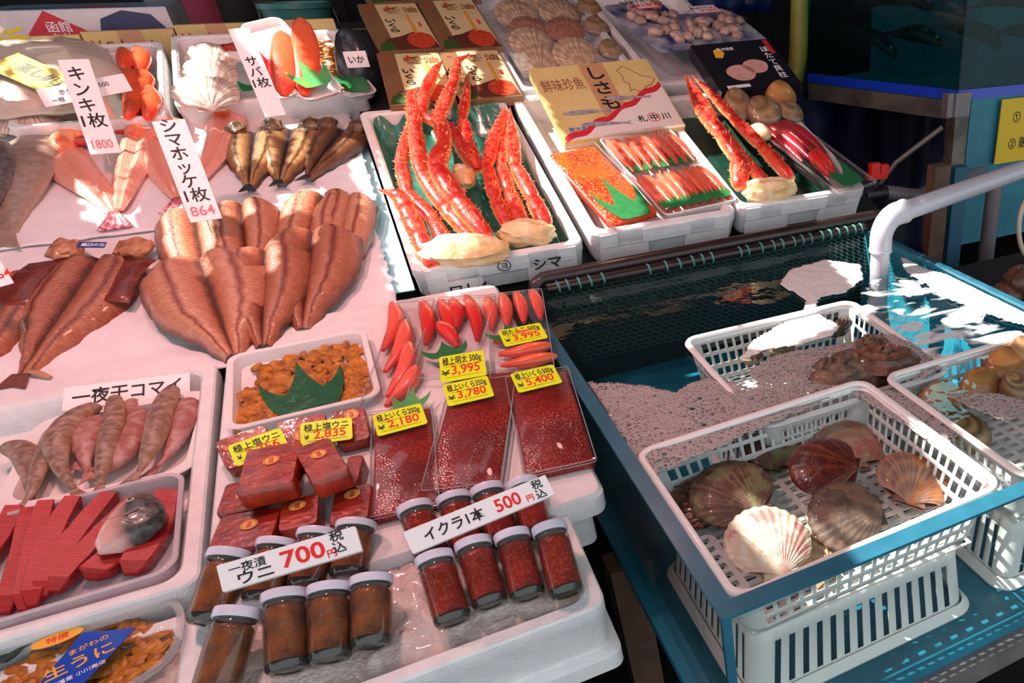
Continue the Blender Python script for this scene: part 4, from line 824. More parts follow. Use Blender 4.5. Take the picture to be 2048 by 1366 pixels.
shellat('round pale scallop shell below the plastic bag at left', (52, 248), .078, SH_WHITE, lambda x, y: cl(x, y, .05), (-1, .2, 0), (0, -.35, 1), None, closed=False, ribs=10, amp=.01)
shellat('white ribbed scallop shell cut off by the left edge', (-12, 240), .075, SH_WHITE, lambda x, y: cl(x, y, .06), (.3, 1, 0), (.2, -.5, 1), None, closed=False, ribs=10, amp=.03)
# crab bits, cup, bag
cr = thing('crab_claw', 'dark red crab claw with white underside beside the mackerel sign', 'crab claw', frame(at(472, 100, PSd, .02), (1, -.3, 0), pn(.3)))
b = MB(); blob(b, (.05, .026, .02), 2, .3).build('shell', mat('claw_red', (150, 34, 22), .4, (180, 60, 36), 40, .4, 60, coat=.3), cr); b = MB(); blob(b, (.045, .026, .018), 4, .3).build('underside', mat('claw_white', (228, 214, 206), .5), cr, T3((.006, -.022, -.012)))
cp_ = thing('plastic_cup', 'small white cup with grey rim behind the 1800 sign', 'cup', frame(at(212, 250, PSd, -.03), (1, 0, 0), (0, -.2, 1)))
MB().lathe([(0, 0), (.030, 0), (.036, .10), (.034, .10), (.028, .004), (0, .004)], 28).build('cup', mat('cup_cream', (232, 214, 200), .4), cp_); MB().lathe([(.034, .097), (.038, .097), (.038, .108), (.034, .108), (.034, .097)], 28).build('rim', mat('cup_rim_grey', (110, 106, 106), .4), cp_)
BAGM = clear('frosted_bag', (240, 232, 226), 1., .12, .6, (238, 222, 208), .9, 14); bg = thing('plastic_bag', 'milky plastic bag of scallops with yellow label at the upper left', 'plastic bag', frame(at(75, 150, PSd, .02), (1, 0, 0), pn(.32)))
b = MB(); blob(b, (.20, .26, .055), 8, .22, 1.6, 30, 18).build('film', BAGM, bg)
b = MB(); b.tube([(-.13, .20, .05), (-.20, .34, .10), (-.30, .46, .13)], [.07, .05, .11], 12, caps=(False, False), flat=.35).build('gathered_neck', BAGM, bg)
for i in range(7):
    b = MB(); blob(b, (.052, .05, .028), 30+i, .25, 1.5, 16, 10); b.build('scallop_meat', mat('scallop_in_bag', (206, 160, 138), .5, (186, 132, 112), 20) if i == 0 else bpy.data.materials['scallop_in_bag'], bg, T3((-.09+.085*(i % 3), -.16+.11*(i//3), .005)))
Ml, w, d = quad3((66, 98), (40, 132), (118, 196), (135, 176), lambda x, y: at(x, y, PSd, .095)); Ml = frame(at(72, 150, PSd, .088), (.62, -.78, 0), pn(.45)); lb2 = MB(); lb2.box(-.12, .12, -.05, .05, 0, .0008); lo = lb2.build('label', mat('label_yellow', (228, 208, 110), .4), bg, bg.matrix_world.inverted() @ Ml, smooth=False); lo['label'] = 'yellow label with grey lettering'
text('蒸し帆立', .042, mat('label_grey', (80, 74, 84), .5), 'label_lettering', lo, T3((.02, .008, .001)), .014)
lb3 = MB(); lb3.box(-.05, .05, -.022, .022, 0, .0008); lo = lb3.build('label', mat('label_teal', (70, 150, 170), .4), bg, bg.matrix_world.inverted() @ frame(at(18, 130, PSd, .085), (.8, .6, 0), pn(.45)), smooth=False); lo['label'] = 'teal label'; text('SUNAMERI', .018, WHITE, 'label_lettering', lo, T3((0, 0, .001)), .008)
# ============================================================ right display: crab, roe and scallop boxes
def Mr(x, y, dz=0.): M = frame(Vector((0, 0, 0)), (1, 0, 0), pn(PT[2])); M.translation = Vector((x, y, PT[0]+PT[2]*(y-PT[1])+dz)); return M
SLP = math.sqrt(1+PT[2]**2)
def boxT(name, label, x0, x1, y0, y1, h, **k): return styro(name, label, Mr((x0+x1)/2, (y0+y1)/2), x1-x0, (y1-y0)*SLP, h, **k)
CB = boxT('styrofoam_box', 'white styrofoam box of red crab legs with marker writing on its front', .008, .455, 2.10, 2.93, .10, wall=.025)
MBX = boxT('styrofoam_box', 'white styrofoam box of orange roe packs between the two crab boxes', .482, .945, 2.125, 2.95, .10, wall=.03)
RBX = boxT('styrofoam_box', 'white styrofoam box at right with one crab cluster and whelks', .958, 1.44, 2.14, 2.86, .10, wall=.028)
def facetext(t, s, x, z, h, w, d, H, m=BLACK, b=.012): return text(s, h, m, 'marker_writing', t, T3((x, -d/2-.0045, z)) @ RX(math.pi/2), b)
dC = .83*SLP
facetext(CB, 'シマ', .115, .058, .042, .447, dC, .1); facetext(CB, 'ワレ4', -.10, .02, .040, .447, dC, .1)
facetext(CB, 'ヨ', .0, .073, .022, .447, dC, .1); rg = MB(); rg.tube([(.0165*math.cos(a), 0, .0165*math.sin(a)) for a in [2*math.pi*i/24 for i in range(25)]], .0012, 5, caps=(False, False)); rg.build('marker_ring', BLACK, CB, T3((0, -dC/2-.0045, .073)))
# crab
CRAB = texmat('crab_shell', [(0, (255, 230, 190)), (.48, (252, 196, 130)), (.66, (240, 110, 50)), (.84, (218, 40, 26)), (1, (200, 22, 24))], 2, .32, 45, .45, (240, 120, 84), .35, 90, coat=.5, warp=.10, wsc=40)
MEAT = mat('crab_body_meat', (250, 224, 180), .45, (236, 186, 122), 32, .4, 50, coat=.2, sss=.2)
def PTat(x, y, h): return at(x, y, PT, h)
def crableg(parent, o, name, pts, hs, rs, seed=0, tip=True, spike=1.):
    """jointed leg: picture joints body -> tip"""
    W = [PTat(*p, h) for p, h in zip(pts, hs)]; mb = MB(); n = 14; up0 = Vector((-.1, -.5, .9)).normalized()
    for s in range(len(W)-1):
        A, B = W[s]-o, W[s+1]-o; t = (B-A); L = t.length; t.normalize(); sd_ = t.cross(up0).normalized(); up = sd_.cross(t); r0, r1 = rs[s], rs[s+1]; last = tip and s == len(W)-2
        rings = []; T = []
        for i in range(11):
            u = -.04+1.08*i/10; e = (.80+.32*math.sin(math.pi*min(1, max(0, .15+.75*u)))) if not last else (1-max(0, u)**1.6*.95); r = 1.04*(r0+(r1-r0)*u)*e*(.75 if i in (0, 10) else 1)
            ring = []; tt = []
            for j in range(n):
                a = 2*math.pi*j/n; g = 1+.10*mnoise.noise(Vector((u*4+seed, math.cos(a)*1.5, math.sin(a)*1.5+s))); ring.append(A+t*(L*u)+sd_*(r*g*math.cos(a))+up*(r*.85*g*math.sin(a))); tt.append((u, s, .5+.5*math.sin(a)))
            rings.append(ring); T.append(tt)
        mb.loft(rings, T=T)
        if spike:
            rd = random.Random(seed*31+s)
            for q in range(int(L/.0075)):
                u = rd.uniform(.06, .9); a = rd.choice([rd.gauss(.05, .2), rd.gauss(math.pi-.05, .2), rd.uniform(.3, 2.8)]); r = (r0+(r1-r0)*u)*(1.05 if not last else (1-u**1.6*.9)); dv = sd_*math.cos(a)+up*math.sin(a); c = A+t*(L*u)+dv*r*.92; hh = r*.42*rd.uniform(.6, 1.3)*spike; bx = t*(.16*r); by = dv.cross(t)*(.16*r)
                mb.add([c+bx, c+by, c-bx, c-by, c+dv*hh+t*hh*.4], [(0, 1, 4), (1, 2, 4), (2, 3, 4), (3, 0, 4)], T=[(u, s, .8)]*4+[(u, s, .42)])
    return mb.build(name, CRAB, parent, T3((0, 0, 0)), sharp=70)
def cluster(label, c, bw, bd, bh, hb, legs, rot=0., seed=0):
    o = PTat(*c, hb); t = thing('crab_cluster', label, 'crab legs', T3(o), 'cooked crab clusters')
    b = MB(); blob(b, (bw, bd, bh), seed, .28, 2.2, 26, 16); b.build('body_meat', MEAT, t, RX(math.atan(PT[2])) @ RZ(rot))
    for i, (pts, hs, rs, nm_) in enumerate(legs): crableg(t, o, nm_, pts, hs, rs, seed*10+i)
    return t
cluster('left crab cluster in the crab box with a claw hanging over the rim', (932, 500), .112, .046, .040, .022, [
    ([(868, 532), (838, 470), (812, 418), (800, 392), (752, 378)], [.0, .03, .055, .06, .05], [.022, .023, .021, .019, .008], 'claw_leg'),
    ([(898, 500), (868, 440), (815, 385), (803, 330), (815, 262), (842, 188)], [.01, .015, .02, .02, .01, .01], [.019, .019, .016, .019, .013, .007], 'leg'),
    ([(950, 480), (890, 415), (842, 345), (832, 260), (820, 190), (838, 172)], [.02, .05, .075, .07, .05, .03], [.019, .022, .019, .021, .013, .005], 'leg'),
    ([(975, 475), (915, 400), (872, 335), (890, 285), (878, 235), (908, 165), (915, 122), (940, 108)], [.03, .075, .10, .10, .085, .07, .06, .05], [.022, .026, .024, .020, .019, .017, .013, .006], 'leg'),
    ([(945, 330), (905, 260), (842, 232), (850, 185), (870, 140), (888, 118)], [.02, .03, .05, .055, .05, .04], [.019, .020, .014, .018, .014, .004], 'leg')], -.18, 3)
cluster('right crab cluster in the crab box, three legs on its right side', (1056, 466), .078, .038, .034, .016, [
    ([(1020, 460), (990, 395), (975, 330), (990, 270), (1010, 228), (1008, 214)], [.02, .035, .045, .04, .03, .02], [.018, .019, .016, .019, .011, .005], 'leg'),
    ([(1048, 455), (1018, 380), (1003, 330), (1003, 270), (1003, 212)], [.02, .025, .03, .025, .015], [.018, .019, .016, .017, .006], 'leg'),
    ([(1092, 450), (1065, 395), (1030, 330), (1024, 270), (1020, 212)], [.02, .03, .04, .035, .02], [.021, .022, .019, .020, .007], 'leg'),
    ([(955, 340), (935, 285), (925, 235), (933, 190), (938, 140)], [.02, .03, .035, .04, .03], [.018, .020, .015, .014, .004], 'leg')], -.15, 5)
o = PTat(928, 352, .03); t = thing('crab_claw', 'cream crab claw piece with a red patch between the two clusters', 'crab claw', T3(o)); b = MB(); blob(b, (.032, .052, .024), 7, .25, 2, 20, 14); b.build('shell', mat('claw_cream', (246, 206, 150), .35, (238, 150, 88), 30, .35, 70, coat=.4), t, RX(.3)); b = MB(); blob(b, (.019, .017, .012), 9, .3); b.build('red_patch', CRAB, t, T3((-.006, .002, .022)) @ RX(.3))
# teal bag lining in the crab box
BAGG = mat('teal_plastic_bag', (60, 128, 112), .25, (44, 104, 92), 14, .6, 16, coat=.4)
bl = MB(); rows = []; w, d = .447-.054, dC-.054
for j in range(31):
    s = j/30; row = []
    for i in range(41):
        x = (-.5+i/40)*w; y = (-.5+s)*d; z = -.075
        if s > .86: z = -.075+(s-.86)/.14*(.085 if i > 24 else .058+.02*math.sin(i*.7)); y = min(y, d*.49)
        e = abs(i/40-.5)*2
        if e > .9: z = max(z, -.075+(e-.9)/.1*.05)
        z += .008*mnoise.noise(Vector((x*22, y*14, 3))) + (.012*mnoise.noise(Vector((x*30, 0, 9))) if s > .9 else 0)
        row.append((x*.995, y, z))
    rows.append(row)
bl.loft(rows, closed=False); tag(bl.build('plastic_bag', BAGG, None, Mr(.2315, 2.515)), 'teal plastic bag lining the crab box under the legs', 'plastic bag')
bl = MB(); rows = []; w2, d2 = .482-.058, .72*SLP-.058
for j in range(21): rows.append([((-.5+i/20)*w2*.99, (-.5+j/20)*d2*.99, -.072+.006*mnoise.noise(Vector((i*.5, j*.5, 1)))) for i in range(21)])
bl.loft(rows, closed=False); tag(bl.build('plastic_bag', mat('green_plastic_bag', (22, 62, 50), .3, (16, 46, 38), 12, .5, 16), None, Mr(1.199, 2.50)), 'dark green plastic bag lining the right crab box', 'plastic bag')
# ---- middle box: packs
PTm = (PT[0], PT[1], PT[2])
M, w, d = quad((1123, 299), (1217, 280), (1303, 437), (1197, 463), PT, .014); M = M @ T3((0, 0, -.035)); pack('roe_pack', 'clear pack of bright orange salmon roe in the middle styrofoam box', M, w, d, .035)
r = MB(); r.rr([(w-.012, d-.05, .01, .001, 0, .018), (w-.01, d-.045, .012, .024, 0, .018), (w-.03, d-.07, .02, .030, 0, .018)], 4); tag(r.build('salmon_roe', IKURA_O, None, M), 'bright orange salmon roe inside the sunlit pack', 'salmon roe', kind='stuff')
leaf('leaf_divider', 'large green leaf divider on the bright orange salmon roe', M @ T3((.004, -d*.42, .0335)), w*.86, d*.52, LEAFM, None, 3, crown=.6)
M, w, d = quad((1217, 274), (1372, 250), (1440, 404), (1306, 434), PT, .010); M = M @ T3((0, 0, -.03)); tray('serving_tray', 'white tray with two rows of pink roe sacs in the middle box', M, w, d, .03, .006, PLAST, .02)
for r_, (y0, y1, n, lo) in enumerate(((d*.02, d*.46, 8, 'back'), (-d*.46, -d*.02, 8, 'front'))):
    for i in range(n):
        x = -w*.42+w*.84*i/(n-1); so_ = sac((y1-y0)*.98, w*.062, .05, i+r_*9).build('roe_sac', SAC_BR, None, M @ T3((x, y0, .008+(.006 if r_ == 0 else .002))) @ RZ(.03*math.sin(i*2)))
        tag(so_, f'pink roe sac in the {lo} row of the white tray, {["first", "second", "third", "fourth", "fifth", "sixth", "seventh", "eighth"][i]} from left', 'roe sac', 'pink roe sacs in two rows')
def grass(M, w, h, n, label):
    mb = MB()
    for i in range(n):
        x = -w/2+w*i/(n-1); hh = h*(.7+.5*abs(math.sin(i*1.9))); mb.add([(x-w/n*.6, 0, 0), (x+w/n*.6, 0, 0), (x, hh, .004), (x-w/n*.6, 0, -.001), (x+w/n*.6, 0, -.001), (x, hh, .003)], [(0, 1, 2), (5, 4, 3), (0, 3, 4, 1), (1, 4, 5, 2), (2, 5, 3, 0)])
    mb.box(-w/2, w/2, -h*.8, .001, -.002, .0005); return tag(mb.build('leaf_divider', LEAFM, None, M, smooth=False), label, 'leaf divider')
grass(M @ T3((0, d*.06, .030)), w*.9, .026, 22, 'green serrated strip between the two rows of pink roe sacs'); grass(M @ T3((0, -d*.40, .034)), w*.9, .03, 18, 'green serrated strip at the front of the two-row roe tray')
fm = MB(); fm.rr([(w-.006, d-.006, .02, .034), (w-.03, d-.03, .02, .044)], 4, caps=(False, True)); tag(fm.build('cling_film', FILM, None, M), 'clear film over the two rows of pink roe sacs', 'film')
# printed fish box
CARDY = mat('card_ochre', (214, 190, 128), .5, (204, 178, 112), 10); CARDB = mat('card_tan', (186, 140, 100), .5); CARDW = mat('card_pale', (226, 214, 206), .5); MARO = mat('ink_maroon', (140, 80, 66), .6); CRIM = mat('ink_crimson', (200, 36, 56), .5); FISHG = mat('ink_fish_grey', (120, 124, 150), .5, (176, 168, 160), 60); BLUI = mat('ink_blue', (80, 130, 190), .5)
fc = PTat(1237, 270, .012); PSI = (fc.z, fc.y, .60)
M, w, d = quad((1070, 136), (1307, 118), (1357, 252), (1117, 287), PSI, 0)
t = thing('fish_gift_box', 'flat printed carton with grey fish and a red band above the roe packs', 'carton', M @ T3((0, 0, -.035)))
MB().rr([(w, d, .004, 0), (w, d, .004, .035)], 2).build('carton', CARDY, t, smooth=False)
def flat(pts, z, name, m, par, th=.0003):
    n = len(pts); mb = MB(); mb.add([(x, y, zz) for zz in (z, z+th) for x, y in pts], [tuple(range(n)), tuple(range(n, 2*n))]+[(i, (i+1) % n, n+(i+1) % n, n+i) for i in range(n)]); return mb.build(name, m, par, smooth=False)
Z = .0352
def bnd(x): return d*(-.50+.62*((x/w+.5))**1.1)+.008*math.sin(x*60)
xs = np.linspace(-w*.49, w*.49, 24)
flat([(x, bnd(x)) for x in xs]+[(w*.49, -d*.49)], Z, 'pale_panel', CARDW, t)
flat([(x, bnd(x)+.016) for x in xs]+[(x, bnd(x)-.010) for x in xs[::-1]], Z+.0004, 'red_band', CRIM, t)
flat([(-w*.10, d*.49), (w*.10, d*.49), (w*.10, -d*.10), (-w*.10, -d*.26)], Z+.0008, 'tan_panel', CARDB, t)
text('しさも', .072, BLACK, 'lettering', t, T3((0, d*.14, Z+.0014)), .02, vert=True, sp=1.15); text('鮮味珍魚', .066, MARO, 'faint_lettering', t, T3((-w*.30, d*.24, Z+.0005)), .0, fit=w*.34)
hk = [(.10, .38), (.13, .30), (.11, .22), (.15, .18), (.13, .08), (.17, .10), (.21, .06), (.25, .05), (.29, .12), (.36, .14), (.42, .22), (.38, .25), (.30, .28), (.22, .40), (.17, .44)]
ol_ = MB(); ol_.tube([(.10*w+x*w*.88, (y-.02)*d, Z+.0008) for x, y in hk+[hk[0]]], .0012, 5).build('map_outline', MARO, t)
for i, (fx, fy, a) in enumerate(((-.22, -.16, -.05), (-.12, -.34, -.1), (.16, -.03, -.08))):
    L = w*.40; pr = [(-.5, 0), (-.42, .045), (-.2, .07), (.1, .05), (.34, .018), (.5, .06), (.46, 0), (.5, -.05), (.34, -.014), (.1, -.035), (-.2, -.06), (-.42, -.04)]
    o_ = flat([(fx*w+L*(x*math.cos(a)-y*math.sin(a)), fy*d+L*(x*math.sin(a)+y*math.cos(a))) for x, y in pr], Z+.0016, 'printed_fish', FISHG, t)
text('札 中 川', .034, BLACK, 'maker_lettering', t, T3((w*.28, -d*.33, Z+.001)), .01); text('要冷凍', .02, BLUI, 'small_lettering', t, T3((-w*.36, -d*.36, Z+.001)), .01)
rg = MB(); rg.tube([(.021*math.cos(a), .021*math.sin(a), 0) for a in [2*math.pi*i/24 for i in range(25)]], .0013, 5).build('red_ring', CRIM, t, T3((w*.28, -d*.33, Z+.001)))
# ---- right box
cluster('crab cluster of long straight legs lying in the right box', (1538, 380), .092, .040, .038, .02, [
    ([(1480, 375), (1478, 318), (1440, 265), (1402, 228), (1385, 190), (1368, 142)], [.02, .05, .06, .05, .03, .02], [.026, .028, .026, .018, .013, .005], 'leg'),
    ([(1530, 365), (1470, 300), (1430, 245), (1400, 195), (1376, 150)], [.03, .04, .045, .04, .03], [.02, .021, .018, .016, .006], 'leg'),
    ([(1580, 355), (1520, 290), (1465, 235), (1420, 185), (1383, 150)], [.03, .04, .045, .04, .03], [.022, .022, .02, .016, .006], 'leg')], -.15, 8)
M, w, d = quad((1548, 243), (1626, 224), (1700, 372), (1628, 392), PT, .022); M = M @ T3((0, 0, -.04)); pack('roe_pack', 'clear pack of crimson roe sacs at the right end of the display', M, w, d, .04)
for i in range(4): tag(sac(d*.52, w*.115, .08, 70+i).build('roe_sac', SAC_DK, None, M @ T3((-w*.33+w*.22*i, -.02, .008))), f'crimson roe sac standing in the right end pack, {["first", "second", "third", "fourth"][i]} from left', 'roe sac', 'crimson roe sacs')
for i in range(2): tag(sac(d*.32, w*.13, .0, 80+i).build('roe_sac', SAC_RED, None, M @ T3((-w*.24+w*.16*i, -d*.30+.01*i, .014)) @ RZ(-.25)), f'short pale red roe sac behind the leaf, {["left", "right"][i]} of two', 'roe sac', 'short roe sacs behind the leaf')
leaf('leaf_divider', 'rounded green leaf divider in the crimson roe pack', M @ T3((.004, -d*.44, .0385)), w*.82, d*.42, LEAFM, None, 2, crown=.62)
CLAM = texmat('clam_shell', [(0, (120, 92, 66)), (.3, (170, 134, 94)), (.5, (124, 94, 66)), (.7, (180, 146, 104)), (1, (136, 104, 74))], 0, .35, 24, .5, (110, 76, 58), .3, 40, coat=.5, warp=.1, wsc=14); CLAMP = texmat('clam_shell_pale', [(0, (226, 200, 160)), (.5, (240, 222, 190)), (1, (214, 176, 130))], 0, .35, 24, .4, (196, 150, 100), .2, 40, coat=.4); CLAMS = texmat('striped_clam', [(0, (96, 78, 56)), (.2, (176, 140, 92)), (.35, (104, 80, 56)), (.5, (190, 154, 104)), (.65, (98, 74, 52)), (.8, (176, 140, 90)), (1, (120, 92, 60))], 0, .4, 22, .35, (120, 86, 60), .3, 50, coat=.4, warp=.06, wsc=10); CLAMO = texmat('orange_clam', [(0, (150, 96, 50)), (.5, (206, 146, 84)), (1, (176, 112, 60))], 0, .35, 16, .45, (140, 84, 48), .3, 40, coat=.4, warp=.1)
def clam(label, M, a, b, h, m, group=None, ridges=14, name='clam'):
    t = thing(name, label, 'clam', M, group)
    for sgn, nm_ in ((1, 'upper_valve'), (-1, 'lower_valve')):
        mb = MB(); rings = []; T = []
        for i in range(25):
            s = i/24; ring = []; tt = []; cy = b*.62*(1-s)
            for j in range(32):
                q = 2*math.pi*j/32; x = a*s*math.cos(q); y = cy+b*s*math.sin(q)*(1 if math.sin(q) < 0 else .92); z = sgn*(h*max(0, 1-s**2.2)**.62+.018*h*math.sin(s*ridges*6.28))
                ring.append((x, y, z)); tt.append((s, j/32, s))
            rings.append(ring); T.append(tt)
        mb.loft(rings, (True, False), T=T); mb.build(nm_, m, t, sharp=80)
    return t
def clamat(label, c, h, a, b, th, m, xd, n, P=PTat, group=None, **k): return clam(label, frame(P(*c, h), xd, n), a, b, th, m, group, **k)
gW = 'wrapped clams in the right box'
clamat('banded brown clam nearest the crab legs in the right box', (1476, 212), .02, .056, .074, .04, CLAM, (1, -.1, 0), (-.15, -.6, 1), group=gW); clamat('brown clam in the middle of the right box beside the pack', (1527, 224), .025, .066, .068, .04, CLAM, (1, .7, 0), (-.3, -.6, 1), group=gW)
clamat('golden clam at the back of the right box', (1562, 192), .035, .064, .058, .04, CLAMO, (1, .1, 0), (.1, -.5, 1), group=gW); clamat('brown clam just above the crimson roe pack', (1580, 226), .015, .056, .052, .032, CLAM, (1, -.2, 0), (.2, -.5, 1), group=gW); clamat('pale cream clam at the top of the crab leg in the right box', (1518, 268), .03, .046, .036, .028, CLAMP, (1, -.3, 0), (0, -.4, 1), group=gW)
b = MB(); blob(b, (.135, .13, .052), 12, .12, 2, 28, 14); tag(b.build('film_wrap', FILM, None, Mr(1.30, 2.60, .02)), 'clear film wrapped over the clams in the right box', 'film')
# black scallop carton
PBX = (PTat(1515, 195, .03).z, PTat(1515, 195, .03).y, .55); M, w, d = quad((1392, 92), (1538, 76), (1602, 168), (1432, 186), PBX, 0); M, w, d = M, w, d
BLKC = mat('carton_black', (26, 24, 34), .3, coat=.3); t = thing('scallop_carton', 'black carton with picture of pink scallop meats leaning at upper right', 'carton', M @ T3((0, 0, -.05)))
MB().rr([(w, d, .003, 0), (w, d, .003, .05)], 2).build('carton', BLKC, t, smooth=False); MEATP = mat('print_scallop_pink', (222, 170, 156), .4, (206, 146, 134), 16)
for x, y, r_ in ((-.12, -.15, .055), (.10, -.05, .048)):
    e = MB(); e.loft([[(x*w+r_*1.1*math.cos(q)*(1+.05*math.sin(3*q)), y*d+r_*.85*math.sin(q), z) for q in [2*math.pi*j/28 for j in range(28)]] for z in (.0502, .0507)]); e.build('printed_scallop', MEATP, t)
text('ほたて貝柱', .038, WHITE, 'lettering', t, T3((w*.35, 0, .0505)), .01, vert=True, sp=1.15); text('北海道産', .018, WHITE, 'small_lettering', t, T3((-w*.12, d*.36, .0505)), .006); flat([(w*.40, d*.48), (w*.46, d*.48), (w*.46, d*.18), (w*.40, d*.18)], .0502, 'red_stripe', CRIM, t); flat([(-w*.40, -d*.44), (-w*.12, -d*.44), (-w*.12, -d*.38), (-w*.40, -d*.38)], .0502, 'pale_strip', WHITE, t)
flat([(-w*.28, d*.34), (-w*.20, d*.40), (-w*.16, d*.28), (-w*.22, d*.18), (-w*.30, d*.20)], .0502, 'map_shape', OCHRE, t)
# ---- roe cartons behind the crab box
CBRN = mat('carton_brown', (134, 98, 66), .45, (122, 88, 58), 10); CCRM = mat('carton_cream', (222, 198, 150), .45, (214, 188, 138), 8); CGRN = mat('print_leaf', (52, 86, 34), .5); CRED = mat('print_roe', (186, 52, 30), .4, (206, 84, 50), 60); TBRN = mat('print_brown_ink', (150, 92, 44), .5); CORG = mat('print_orange', (226, 150, 40), .5); DKRD = mat('print_bowl', (92, 44, 34), .5)
def carton(label, q, pl, th=.03):
    M, w, d = quad(*q, pl, 0); t = thing('roe_carton', label, 'carton', M @ T3((0, 0, -th)), 'brown roe cartons')
    MB().rr([(w, d, .003, 0), (w, d, .003, th)], 2).build('carton', CBRN, t, smooth=False); z = th+.0003
    flat([(-w*.22, d*.47), (w*.48, d*.47), (w*.48, -d*.47), (-w*.22, -d*.47)], z, 'cream_panel', CCRM, t)
    z += .0005
    flat([(-w*.48, -d*.48), (w*.48, -d*.48), (w*.44, -d*.22), (w*.2, -d*.14), (-w*.05, -d*.22), (-w*.3, -d*.26)], z, 'printed_bowl', DKRD, t); flat([(-w*.48, -d*.48), (-w*.2, -d*.48), (-w*.25, -d*.30), (-w*.42, -d*.34)], z+.0004, 'printed_leaf', CGRN, t)
    e = MB(); e.loft([[(w*(.24+.22*math.cos(q_)), -d*.32+d*.16*math.sin(q_), zz) for q_ in [2*math.pi*j/24 for j in range(24)]] for zz in (z+.0004, z+.0009)]); e.build('printed_roe', CRED, t)
    text('醤', w*.30, RED if False else TBRN, 'brown_lettering', t, T3((w*.02, d*.32, z+.001)), .018); text('油', w*.26, TBRN, 'brown_lettering', t, T3((w*.32, d*.32, z+.001)), .018); text('丬', w*.16, RED, 'red_lettering', t, T3((-w*.04, d*.39, z+.0015)), .02)
    text('いくら', w*.20, BLACK, 'lettering', t, T3((-w*.09, d*.0, z+.001)), .02, vert=True, sp=1.15); flat([(w*.20, d*.22), (w*.25, d*.22), (w*.25, -d*.18), (w*.20, -d*.18)], z+.001, 'orange_strip', CORG, t); text('北海道産', w*.06, RED, 'small_lettering', t, T3((w*.36, d*.0, z+.001)), .01, vert=True)
    text('魚', w*.09, RED, 'mark_lettering', t, T3((-w*.36, d*.38, z)), .02)
    return t
PI_ = (PT[0]+.02, PT[1], PT[2])
carton('brown roe carton nearest the crab box, left of two in the front row', ((753, 106), (876, 103), (916, 203), (778, 212)), PI_)
carton('brown roe carton nearest the crab box, right of two in the front row', ((878, 102), (998, 99), (1042, 190), (919, 202)), PI_)
carton('brown roe carton in the middle row, left', ((722, 10), (838, 2), (876, 99), (751, 103)), PI_)
carton('brown roe carton in the middle row, right', ((840, 2), (952, -5), (996, 96), (878, 99)), PI_)
carton('brown roe carton at the top edge, left', ((702, -70), (805, -76), (836, 0), (722, 8)), PI_)
carton('brown roe carton at the top edge, right', ((807, -76), (910, -80), (950, -7), (838, 0)), PI_)
# ---- scallop box at the back
boxT('styrofoam_box', 'white styrofoam box of tan scallops under film at the top', .520, .985, 2.985, 3.90, .10, wall=.028, notch=False)
gS = 'tan scallops in the back box'
for i, (x, y, m, lb, a) in enumerate([(1032, 30, SH_TAN, 'back left', .1), (1060, 62, SH_RED, 'russet one in the left column', -.2), (1064, 88, SH_TAN, 'front of the left column', 0), (1118, 25, SH_TAN, 'back of the middle column', .15), (1130, 62, SH_RED, 'russet one in the middle', -.1), (1150, 108, SH_TAN, 'front right, standing on the carton', .05), (1074, 120, SH_TAN, 'front left corner, sunlit', -.1), (1090, 0, SH_TAN, 'at the top edge', .2)]):
    shellat(f'tan ribbed scallop in the back box, {lb}', (x, y), .082 if i not in (1, 4) else .074, m, lambda a_, b_, i=i: PTat(a_, b_, -.02+.012*(i % 3)), (1, a, 0), (.1*math.sin(i), -.75, 1), gS, amp=.02, ribs=16, dome=.22, parts=False)
for i, (x, y, lb) in enumerate([(1178, 18, 'back'), (1192, 55, 'middle'), (1222, 102, 'front')]): clamat(f'dark glossy clam in the film at the right of the scallops, {lb}', (x, y), .0, .055, .05, .03, CLAM, (1, .3*i-.3, 0), (.1, -.5, 1), group='dark clams beside the scallops')
b = MB(); rows = []
for j in range(25): rows.append([((-.5+i/24)*.41, (-.5+j/24)*.9, .03+.012*mnoise.noise(Vector((i*.35, j*.5, 4)))+.02*math.sin(math.pi*i/24)*math.sin(math.pi*j/24)) for i in range(25)])
b.loft(rows, closed=False); tag(b.build('film_wrap', clear('wrinkled_film', refl=1.0, rough=.06, haze=.08, bump=1., bsc=30), None, Mr(.7525, 3.44)), 'crinkled clear film over the tan scallops at the back', 'film')
